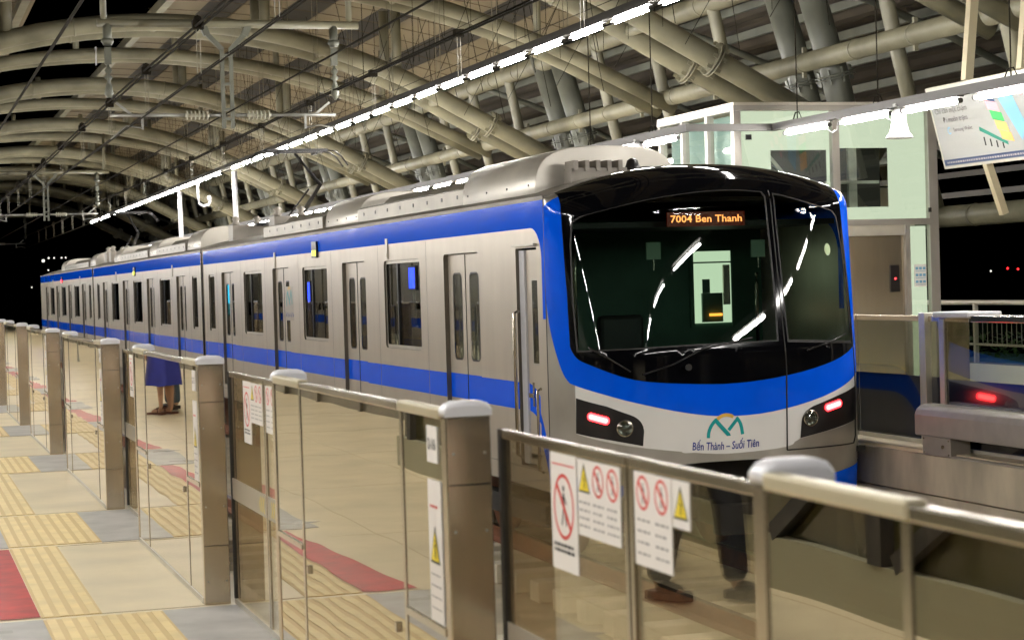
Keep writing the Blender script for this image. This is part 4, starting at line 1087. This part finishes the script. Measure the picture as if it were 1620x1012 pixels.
inner = [(.69, 2.36), (.698, 1.93), (.715, 1.33), (.72, .93)]
outline = bl + [(.999, 2.49), (.95, 2.62), (.80, 2.74), (.69, 2.78)] + inner + smooth_line(MB_, 4)[::-1][1:] + [(-.79, 1.45), (-.797, 1.87), (-.80, 2.25), (-.785, 2.78), (-.85, 2.74), (-.95, 2.62)]
layer('blue_surround', [outline], blue, .004, label='glossy blue frame round the black front')
wl = smooth_line(BLOW, 4); LOW = [(.735, .26), (.60, .20), (.355, .115), (.285, .05), (.025, .02), (-.15, .035), (-.445, .11), (-.62, .175), (-.77, .245)]
layer('white_band', [[(a, c - .002) for a, c in wl] + smooth_line(LOW, 3)], whitep, .004)
mask = smooth_line(MB_, 4)[1:] + [(.72, .94), (.715, 1.33), (.698, 1.93), (.69, 2.36), (.69, 2.9), (.70, 3.149), (-.795, 3.149), (-.787, 2.8), (-.80, 2.25), (-.797, 1.87), (-.79, 1.45), (-.79, 1.01)]
layer('black_mask', [mask, WINL, WINR], blackg, .008, label='gloss black surround of the windscreen, curving up to the roof')
sh = lambda L_, k: [((a - cx_) * k + cx_, (c - cy_) * k + cy_) for a, c in L_]
cx_, cy_ = -.25, 1.7; wl_ = sh(WINL, 1.012)
G1 = layer('windscreen', [wl_], 'windscreen_glass', .003)
cx_, cy_ = .49, 1.66; wr_ = sh(WINR, 1.015)
G2 = layer('emergency_door_window', [wr_], 'windscreen_glass', .003)
cx_, cy_ = -.25, 1.7; layer('seal', [sh(WINL, 1.004), sh(WINL, .986)], rubber, .010, G1)
cx_, cy_ = .49, 1.66; layer('seal', [sh(WINR, 1.006), sh(WINR, .972)], rubber, .010, G2)
# seams of the emergency door
def seam(pts, w=.0045, off=.0125, mm=rubber, name='panel_seam'):
    b = NB(); L_ = []; 
    for i in range(len(pts) - 1):
        for k in range(10): L_.append((pts[i][0] + (pts[i + 1][0] - pts[i][0]) * k / 10, pts[i][1] + (pts[i + 1][1] - pts[i][1]) * k / 10))
    L_.append(pts[-1]); tube(b, [nose(a, c, off - .008) for a, c in L_], w * 1.1, 6); return obj(name, b, mm, N0)
seam([(.285, .02), (.292, .7), (.288, 1.0), (.285, 1.8), (.283, 2.45)], .007); seam([(.285, .02), (.69, .035), (.715, .1), (.728, .66), (.712, .93)], .006)
seam([(-.78, 2.40), (-.55, 2.52), (-.3, 2.59), (-.06, 2.61), (.2, 2.60), (.45, 2.53), (.68, 2.40)], .003, .011)
# light clusters
LP = [(-.765, .56), (-.77, .25), (-.60, .19), (-.45, .128), (-.443, .26)] + smooth_line([(-.447, .30), (-.46, .345), (-.49, .39), (-.55, .435), (-.615, .485)], 3)
RP = [(.355, .12), (.50, .17), (.725, .255), (.73, .56), (.55, .47)] + smooth_line([(.43, .40), (.39, .36), (.37, .31), (.363, .26)], 3)
for side, (lp, tl, hl) in enumerate(((LP, ((-.688, .398), (-.622, .362)), (-.535, .29)), (RP, ((.507, .380), (.573, .409)), (.41, .295)))):
    c = layer('light_cluster', [lp], blackp, .009, T)
    (a0, z0), (a1, z1) = tl
    lm = layer('tail_light', [[(a0 + (a1 - a0) * t + .018 * math.cos(q), z0 + (z1 - z0) * t + .036 * math.sin(q)) for t, q in [(0, PI / 2 + PI * k / 8) for k in range(9)] + [(1, -PI / 2 + PI * k / 8) for k in range(9)]]], MAT['tail_lamp'], .018, c)
    layer('lamp_core', [[(a0 + (a1 - a0) * t + .010 * math.cos(q), z0 + (z1 - z0) * t + .021 * math.sin(q)) for t, q in [(0, PI / 2 + PI * k / 8) for k in range(9)] + [(1, -PI / 2 + PI * k / 8) for k in range(9)]]], MAT['tail_lamp_core'], .022, lm)
    p = Vector(nose(hl[0], hl[1], .0)); b = NB()
    nrm = (Vector(nose(hl[0], hl[1], .1)) - p).normalized(); aa, bb = frame_of(nrm)
    rings = []
    for r_, h in ((.072, .012), (.074, .022), (.066, .026), (.060, .02), (.052, .014), (.03, .012), (.012, .020), (.004, .022)):
        rings.append([b.verts.new(p + nrm * h + (aa * math.cos(2 * PI * k / 24) + bb * math.sin(2 * PI * k / 24)) * r_) for k in range(24)])
    for q in range(len(rings) - 1):
        for k in range(24): b.faces.new((rings[q][k], rings[q][(k + 1) % 24], rings[q + 1][(k + 1) % 24], rings[q + 1][k])).smooth = (q > 2)
    b.faces.new(rings[-1]); hd = obj('headlight', b, steel_b, c)
    b = NB(); rg = []
    for r_, h in ((.066, .027), (.05, .036), (.025, .041), (.003, .043)): rg.append([b.verts.new(p + nrm * h + (aa * math.cos(2 * PI * k / 24) + bb * math.sin(2 * PI * k / 24)) * r_) for k in range(24)])
    for q in range(3):
        for k in range(24): b.faces.new((rg[q][k], rg[q][(k + 1) % 24], rg[q + 1][(k + 1) % 24], rg[q + 1][k])).smooth = True
    obj('lens', b, 'train_glass', hd)
for s in (-1, 1):
    pts = [(s * .50, -.23), (s * .62, -.19), (s * .80, -.14), (s * .95, -.12), (s * .95, -.445), (s * .80, -.43), (s * .63, -.40)]
    layer('blue_chin', [pts], blue, .005)
# emblem and line name on the white band
def nxz(x, z, off):
    """surface point of the nose below a given x: invert the outline table"""
    t = abs(x) / HW; k = min(range(0, 2001, 4), key=lambda i: abs(_T[i][1] - t)); return nose(math.copysign(_T[k][0] / _L, x), z, off)
_nx = {}
def front(x, z, off):
    hw = HW; t = min(abs(x) / hw, .999); d = (1 - t ** NEXP) ** .5
    return Vector((TC + x, SEAM - d * Dz(z) - off, z))
em = layer('emblem_field', [rrect(-.26, .175, .045, .325, .02, 2)], whitep, .0045)
logo(lambda u, v, o_: front(-.06 + u * .37, .245 + v * .36, .0075 + o_), em, 0)
me = text_mesh('Bến Thành – Suối Tiên', .098, .0012, .15)
xs_ = [v.co.x for v in me.vertices]; w_ = max(xs_) - min(xs_); k_ = .64 / w_
for v in me.vertices: v.co = front(-.065 + v.co.x * k_, .088 + v.co.y * 1.0 + .10 * (v.co.x * k_) ** 2, .0085)
obj('line_name', me, navyi, em)
ls = layer('door_sticker', [[(.57 + .018 * math.cos(2 * PI * k / 16), 1.80 + .055 * math.sin(2 * PI * k / 16)) for k in range(16)]], mat('pale_green_sticker', (.55, .70, .40), .5), .014)
# wipers
b = NB(); tube(b, [nose(-.44, .75, .02), nose(-.30, .83, .05), nose(-.14, .95, .03), nose(.12, 1.03, .02)], .008, 6); tube(b, [nose(-.5, .78, .02), nose(-.6, .9, .03), nose(-.69, 1.0, .02)], .008, 6)
lathe(b, [(.03, -.03), (.025, .0)], (TC - .42, SEAM - .70, .80), 'Y', 12); tube(b, [nose(.40, .90, .02), nose(.52, .96, .04), nose(.64, 1.03, .02)], .007, 6); obj('wiper', b, blackp, N0)
# cab interior
b = NB(); box(b, XN + .10, XF - .10, 18.2, 18.24, 0, 2.3); r1 = obj('cab_back_wall', b, cabin, T)
b = NB(); box(b, XN + .05, XF - .05, 16.15, 18.19, -.05, 0); box(b, XN + .12, XF - .12, 16.7, 18.19, 2.28, 2.32); obj('cab_floor_and_ceiling', b, dark, T)
b = NB(); sweep(b, [(XN + .1, .0), (TC + .55, .0), (TC + .55, .86), (TC + .4, .92), (XN + .1, .92)], 16.35, 16.95); obj('driver_desk', b, cabin, T)
w = quickbox('back_window', (TC + .62, TC + 1.03, 18.185, 18.198, 1.12, 1.84), mat('saloon_glow', (0, 0, 0), .4, emit=(.70, .80, .58), estr=.75), T)
b = NB(); box(b, TC + .58, TC + .62, 18.17, 18.199, 1.08, 1.88); box(b, TC + 1.03, TC + 1.07, 18.17, 18.199, 1.08, 1.88); box(b, TC + .621, TC + 1.029, 18.17, 18.199, 1.84, 1.88); box(b, TC + .621, TC + 1.029, 18.175, 18.184, 1.72, 1.735); box(b, TC + .70, TC + .92, 18.15, 18.18, 1.13, 1.42); obj('frame', b, cabin, w)
quickbox('amber_lamp', (TC + .77, TC + .90, 18.12, 18.148, 1.19, 1.215), 'amber_lamp', w); quickbox('switch_panel', (TC + .70, TC + .78, 18.14, 18.149, 1.421, 1.56), cabin, w); quickbox('switch_panel', (TC + .93, TC + 1.0, 18.14, 18.165, 1.30, 1.70), alu, w)
for x in (-.36, .70):
    s = quickbox('sun_shade', (TC + x, TC + x + .14, 16.95, 16.97, 1.76, 1.92), mat('shade_green', (.28, .40, .30), .6) if x < 0 else MAT['shade_green'], T); quickbox('pull', (TC + x + .065, TC + x + .075, 16.955, 16.965, 1.66, 1.759), steel_b, s)
b = NB(); box(b, TC - .9, TC - .87, 17.6, 17.62, 1.1, 2.0); tube(b, [(TC - .88, 17.5, .95), (TC - .88, 17.5, 2.25)], .02, 8); tube(b, [(TC + .95, 17.4, .9), (TC + .95, 17.4, 1.5), (TC + 1.0, 17.5, 1.6)], .018, 8); obj('cab_pole', b, steel_b, T)
quickbox('driver_seat', (TC - .75, TC - .3, 17.2, 17.32, .45, 1.25), blackp, T, .04)
# destination display behind the glass
dsp = quickbox('destination_display', (TC - .36, TC + .40, 16.42, 16.44, 2.045, 2.175), 'led_back', T)
me = text_mesh('7004 Ben Thanh', .115, .0015); xs_ = [v.co.x for v in me.vertices]; k_ = .70 / (max(xs_) - min(xs_))
for v in me.vertices: v.co = Vector((TC + .02 + v.co.x * k_, 16.415, 2.11 + v.co.y * .78))
obj('words', me, MAT['led_orange'], dsp)
b = NB(); tube(b, [(TC, 15.9, -.55), (TC, 16.9, -.55)], .12, 12); box(b, TC - .2, TC + .2, 15.78, 15.95, -.68, -.42); obj('coupler', b, dark, T)
b = NB(); box(b, TC - 1.0, TC + 1.0, 16.5, 16.55, -.6, .0); obj('front_bulkhead', b, dark, T)
b = NB(); box(b, XN + .03, XF - .03, 78.102, 78.16, -.2, 2.3); obj('rear_end', b, blackg, T)

# ---- roof equipment
def barrel(y0, y1, h, hw, base=2.40, n=18, xc=-.53, ends=0.0):
    """rounded transverse cover: arch outline swept along the roof, optional tapering ends"""
    bm = NB(); st = [(y0, 1.0 if not ends else .55), (y0 + ends, 1.0), (y1 - ends, 1.0), (y1, 1.0 if not ends else .55)] if ends else [(y0, 1), (y1, 1)]
    rings = []
    for y, k in st:
        ring = []
        for i in range(n + 1):
            a = PI * i / n; c, s = math.cos(a), math.sin(a)
            ring.append(bm.verts.new((TC + xc - math.copysign(abs(c) ** .62, c) * hw, y, base + (h - base) * (abs(s) ** .62) * k)))
        rings.append(ring)
    for q in range(len(rings) - 1):
        for i in range(n): bm.faces.new((rings[q][i], rings[q][i + 1], rings[q + 1][i + 1], rings[q + 1][i])).smooth = True
        bm.faces.new((rings[q][n], rings[q][0], rings[q + 1][0], rings[q + 1][n]))
    bm.faces.new(rings[0][::-1]); bm.faces.new(rings[-1]); return bm
for (a, c, h, hw) in ((17.5, 19.95, 2.86, .72), (24.9, 27.0, 2.82, .68), (38.6, 40.4, 2.86, .68), (45.2, 46.6, 2.84, .68), (52.6, 54.2, 2.84, .68), (59.4, 61, 2.84, .68), (70, 71.5, 2.84, .68)):
    cv = obj('roof_fairing', barrel(a, c, h, hw), roofalu, T, .01)
    b = NB()
    for k in range(4): lathe(b, [(.012, 0), (.012, .01)], (TC - .53 - hw - .004, a + .2 + k * (c - a - .4) / 3, 2.50), 'X', 6)
    pieces('screw', b, blackp, cv)
for (a, c) in ((19.9, 24.85), (27.05, 31.6), (40.5, 45.1), (46.7, 52.4), (61.1, 69.8)):
    b = NB(); sweep(b, [(TC - 1.24, 2.42), (TC - 1.24, 2.58), (TC - 1.20, 2.60), (TC - .95, 2.60), (TC - .80, 2.74), (TC + .80, 2.74), (TC + .95, 2.60), (TC + 1.24, 2.60), (TC + 1.24, 2.42)], a, c)
    u = obj('air_conditioning_unit', b, unit_m, T)
    b = NB(); k = a + .25
    while k < c - .2:
        box(b, TC - 1.246, TC - 1.241, k, k + .05, 2.49, 2.53); k += .62
    obj('catch', b, blackp, u)
    b = NB(); k = a + .1
    while k < c - .1:
        box(b, TC - 1.15, TC - .97, k, k + .02, 2.601, 2.612); k += .06
    obj('grille', b, blackp, u)
b = NB()
for k in range(5): box(b, TC - .98 + k * .11, TC - .94 + k * .11, 17.14, 17.40, 2.60, 2.70)
box(b, TC - 1.0, TC - .45, 17.16, 17.38, 2.45, 2.63); obj('roof_grille', b, roofgrey, T)
b = NB(); lathe(b, [(.06, 2.50), (.07, 2.64), (.05, 2.70), (.02, 2.72)], (TC - .36, 17.25, 0), 'Z', 14); box(b, TC - .28, TC - .1, 17.2, 17.4, 2.5, 2.64); obj('roof_horn', b, blackp, T)
for yb in (31.9, 36.0, 57.0, 58.2):
    b = NB(); box(b, TC - 1.0, TC + 1.0, yb, yb + .5, 2.5, 2.78); 
    for x in (-.9, -.5, .2): lathe(b, [(.05, 2.78), (.08, 2.82), (.04, 2.86), (.08, 2.90), (.03, 2.95)], (TC + x, yb + .25, 0), 'Z', 10)
    obj('roof_equipment', b, roofgrey, T)
for j, yp in enumerate((34.6, 60.9)):
    b = NB()
    for s in (-.45, .45): bar(b, (TC + s, yp - 1.3, 2.78), (TC + s, yp + 1.3, 2.78), .06, .06)
    for yy in (yp - 1.2, yp + 1.2): bar(b, (TC - .6, yy, 2.78), (TC + .6, yy, 2.78), .06, .06)
    p = obj('pantograph', b, blackp, T)
    b = NB(); tube(b, [(TC + .15, yp + 1.1, 2.82), (TC + .15, yp - 1.0, 3.38), (TC, yp + .35, 4.0)], [.05, .04, .028], 8); tube(b, [(TC - .1, yp + .9, 2.85), (TC - .05, yp - .95, 3.30)], .018, 6); obj('arm', b, blackp, p)
    b = NB()
    for yy in (yp + .15, yp + .55):
        bar(b, (TC - .55, yy, 4.06), (TC + .55, yy, 4.06), .05, .05)
        for s in (-1, 1): tube(b, [(TC + s * .55, yy, 4.06), (TC + s * .68, yy, 4.04), (TC + s * .80, yy, 3.95), (TC + s * .92, yy, 3.78)], .016, 6)
    bar(b, (TC - .35, yp + .15, 4.01), (TC - .35, yp + .55, 4.01), .04, .04); bar(b, (TC + .35, yp + .15, 4.01), (TC + .35, yp + .55, 4.01), .04, .04); obj('collector_head', b, blackp, p)

# ------------------------------------------------------------------ people on the near platform (seen mirrored in the gate glass)
def skinned(name, chains, material, parent, root=0, sub=2):
    """chains: lists of (point, radius); points shared by value join"""
    idx = {}; vs = []; rs = []; es = []
    for ch in chains:
        prev = None
        for p, r_ in ch:
            k = tuple(round(c, 4) for c in p)
            if k not in idx: idx[k] = len(vs); vs.append(p); rs.append(r_)
            if prev is not None and (prev, idx[k]) not in es: es.append((prev, idx[k]))
            prev = idx[k]
    me = bpy.data.meshes.new(name); me.from_pydata(vs, es, []); me.materials.append(material)
    o = bpy.data.objects.new(name, me); C.objects.link(o)
    o.parent = parent; o.location = -world_loc(parent)
    sk_ = o.modifiers.new('skin', 'SKIN'); sk_.use_smooth_shade = True
    for i, d_ in enumerate(me.skin_vertices[0].data):
        q = rs[i]; d_.radius = q if isinstance(q, tuple) else (q, q); d_.use_root = (i == root)
    s_ = o.modifiers.new('sub', 'SUBSURF'); s_.levels = sub; s_.render_levels = sub
    return o
def person(px_, py_, ang, lbl, group, top, bottom, stride=.0, skirted=False, arm=0.0):
    o = thing('person', lbl, 'person', (px_, py_, .01), group)
    ca, sa = math.cos(ang), math.sin(ang)
    def P(x, y, z): return (px_ + x * ca - y * sa, py_ + x * sa + y * ca, z + .01)     # x = right, y = forward
    pel = (P(0, 0, .95), (.15, .11)); ch = []
    ch.append([pel, (P(0, 0, 1.12), (.135, .095)), (P(0, 0, 1.3), (.16, .11)), (P(0, -.01, 1.43), (.12, .09)), (P(0, 0, 1.51), .055), (P(0, .01, 1.57), .06), (P(0, .02, 1.64), (.085, .098)), (P(0, .01, 1.71), (.07, .085))])
    for s in (-1, 1):
        y = s * stride
        ch.append([pel, (P(s * .09, 0, .86), .085), (P(s * .10, y * .5 + .02, .50), .058), (P(s * .10, y * .8 - .01, .32), .052), (P(s * .10, y - .02, .09), .036), (P(s * .10, y + .02, .035), .035), (P(s * .12, y + .14, .03), (.036, .022))])
        el = P(s * .25, -.03, 1.12); wr = P(s * (.24 - arm * .05), .05 + arm * .10, .88)
        ch.append([(P(0, 0, 1.3), (.16, .11)), (P(s * .16, 0, 1.40), .055), (el, .040), (wr, .026), (P(s * (.24 - arm * .05), .07 + arm * .11, .82), (.036, .022))])
    body = skinned('body', ch, skin, o)
    for s in (-1, 1):                                             # fingers and thumb
        hx, hy = s * (.24 - arm * .05), .07 + arm * .11
        for k in range(4):
            yy = hy - .030 + k * .020; L_ = (.07, .08, .085, .072)[k]
            skinned('finger', [[(P(hx, yy, .80), .0095), (P(hx - s * .005, yy + .003, .80 - L_ * .5), .009), (P(hx - s * .016, yy + .004, .80 - L_), .007)]], skin, body, 0, 1)
        skinned('thumb', [[(P(hx - s * .01, hy + .035, .84), .011), (P(hx - s * .012, hy + .058, .80), .010), (P(hx - s * .016, hy + .062, .765), .008)]], skin, body, 0, 1)
    hb = NB(); bmesh.ops.create_uvsphere(hb, u_segments=18, v_segments=12, radius=1, matrix=Matrix.Translation(P(0, -.015, 1.71)) @ Matrix.Rotation(ang, 4, 'Z') @ Matrix.Diagonal((.092, .108, .105, 1)))
    obj('hair', hb, hair, body)
    fb = NB()
    for s in (-1, 1): bmesh.ops.create_uvsphere(fb, u_segments=8, v_segments=6, radius=.012, matrix=Matrix.Translation(P(s * .032, .108, 1.655)))
    tube(fb, [P(-.025, .11, 1.59), P(.025, .11, 1.59)], .005, 5); obj('face', fb, hair, body)
    tp = [[(P(0, 0, .98), (.165, .125)), (P(0, 0, 1.12), (.155, .115)), (P(0, 0, 1.3), (.175, .125)), (P(0, -.01, 1.42), (.135, .10))]]
    for s in (-1, 1): tp.append([(P(0, 0, 1.3), (.175, .125)), (P(s * .17, 0, 1.40), .07), (P(s * .23, -.02, 1.22), .06)])
    skinned('shirt', tp, top, o)
    if skirted:
        b = NB(); rings = []
        for z, rx_, ry_ in ((1.0, .155, .125), (.9, .18, .15), (.75, .205, .18), (.6, .225, .205), (.38, .25, .23)):
            rings.append([b.verts.new(P(rx_ * (1 + .05 * math.sin(6 * a) * (1.05 - z)) * math.cos(a), ry_ * (1 + .08 * math.sin(7 * a + 1) * (1.05 - z)) * math.sin(a), z + .012 * math.sin(3 * a))) for a in [2 * PI * k / 48 for k in range(48)]])
        for q in range(4):
            for k in range(48): b.faces.new((rings[q][k], rings[q][(k + 1) % 48], rings[q + 1][(k + 1) % 48], rings[q + 1][k])).smooth = True
        b.faces.new(rings[0]); obj('skirt', b, bottom, o)
    else:
        tr = []
        for s in (-1, 1):
            y = s * stride
            tr.append([(P(0, 0, .97), (.165, .125)), (P(s * .095, 0, .84), .105), (P(s * .10, y * .5 + .02, .50), .083), (P(s * .10, y * .8 - .01, .30), .078), (P(s * .10, y - .02, .07), .072)])
        skinned('trousers', tr, bottom, o)
    for s in (-1, 1):
        y = s * stride; x = s * .105
        b = NB(); out_ = [(x - .045, y - .075), (x + .045, y - .075), (x + .05, y + .06), (x + .048, y + .15), (x, y + .19), (x - .048, y + .15), (x - .05, y + .06)]
        lo = [b.verts.new(P(u, v, 0)) for u, v in out_]; hi = [b.verts.new(P(u, v, .028 if skirted else .045)) for u, v in out_]
        for k in range(7): b.faces.new((lo[k], lo[(k + 1) % 7], hi[(k + 1) % 7], hi[k]))
        b.faces.new(lo[::-1]); b.faces.new(hi)
        if skirted: tube(b, [P(x - .045, y + .03, .03), P(x - .01, y + .06, .085), P(x, y + .12, .05), P(x + .01, y + .06, .085), P(x + .045, y + .03, .03)], .009, 6)
        sh_ = obj('sandal' if skirted else 'shoe', b, sandal if skirted else blackp, o, .008)
        if not skirted:
            skinned('upper', [[(P(x, y - .03, .06), .05), (P(x, y + .05, .055), (.052, .04)), (P(x, y + .13, .045), (.046, .03))]], blackp, sh_, 0, 1)
    return o
person(-.40, 25.6, R(-45), 'person in a knee-length blue skirt and flip-flops standing on the near platform', 'people mirrored in the glass gates', shirt, skirt, 0, True, .6)
person(-.62, 26.6, R(-100), 'person in blue jeans standing just behind the one in the blue skirt', 'people mirrored in the glass gates', shirt, jean2, .06)
person(-.50, 8.9, R(150), 'person in dark trousers and black shoes mirrored in the nearest glass doors', 'people mirrored in the glass gates', mat('dark_shirt', (.03, .03, .035), .8), jeans, .16)
# lit screens of the near platform, seen only as reflections in the car windows
for j, (x, y, z, hw_, hh, mm, lbl) in enumerate(((-1.2, 47.5, 1.75, .28, .26, 'blue_screen', 'blue lit information screen on the near platform'), (-1.6, 78, 1.6, .8, 1.0, 'cyan_screen', 'tall cyan lit screen at the far end of the near platform'), (-1.5, 62, 1.3, .5, .45, 'blue_screen', 'second blue lit screen farther down the near platform'))):
    o = thing('information_screen', lbl, 'screen', (x, y, 0))
    quickbox('case', (x - .10, x - .01, y - hw_ - .05, y + hw_ + .05, z - hh - .05, z + hh + .05), blackp, o); quickbox('lit_face', (x - .009, x - .005, y - hw_, y + hw_, z - hh, z + hh), mm, o); quickbox('post', (x - .09, x - .03, y - .04, y + .04, 0, z - hh - .051), galv, o)
city_light(21.9, 300.0, 6.7, 0.23, 'leftmost of the city lights, brighter one')
city_light(22.7, 300.0, 7.1, 0.13, 'faint city light right of the bright one')
city_light(23.5, 300.0, 7.1, 0.11, 'second faint city light')
city_light(24.6, 300.0, 7.1, 0.11, 'third faint city light')
city_light(25.2, 300.0, 7.1, 0.11, 'rightmost faint city light above the rear car')
city_light(22.6, 300.0, 5.3, 0.11, 'lower city light just above the rear car')
city_light(97.4, 160.0, 1.2, 0.08, 'short white city light right of the lift')
city_light(99.2, 160.0, 1.4, 0.07, 'red city light far right', MAT['tail_lamp'])
city_light(100.3, 160.0, 1.3, 0.07, 'red city light at the right edge', MAT['tail_lamp'])
city_light(20.1, 300.0, 2.8, 0.09, 'dim city light left of the rear car')
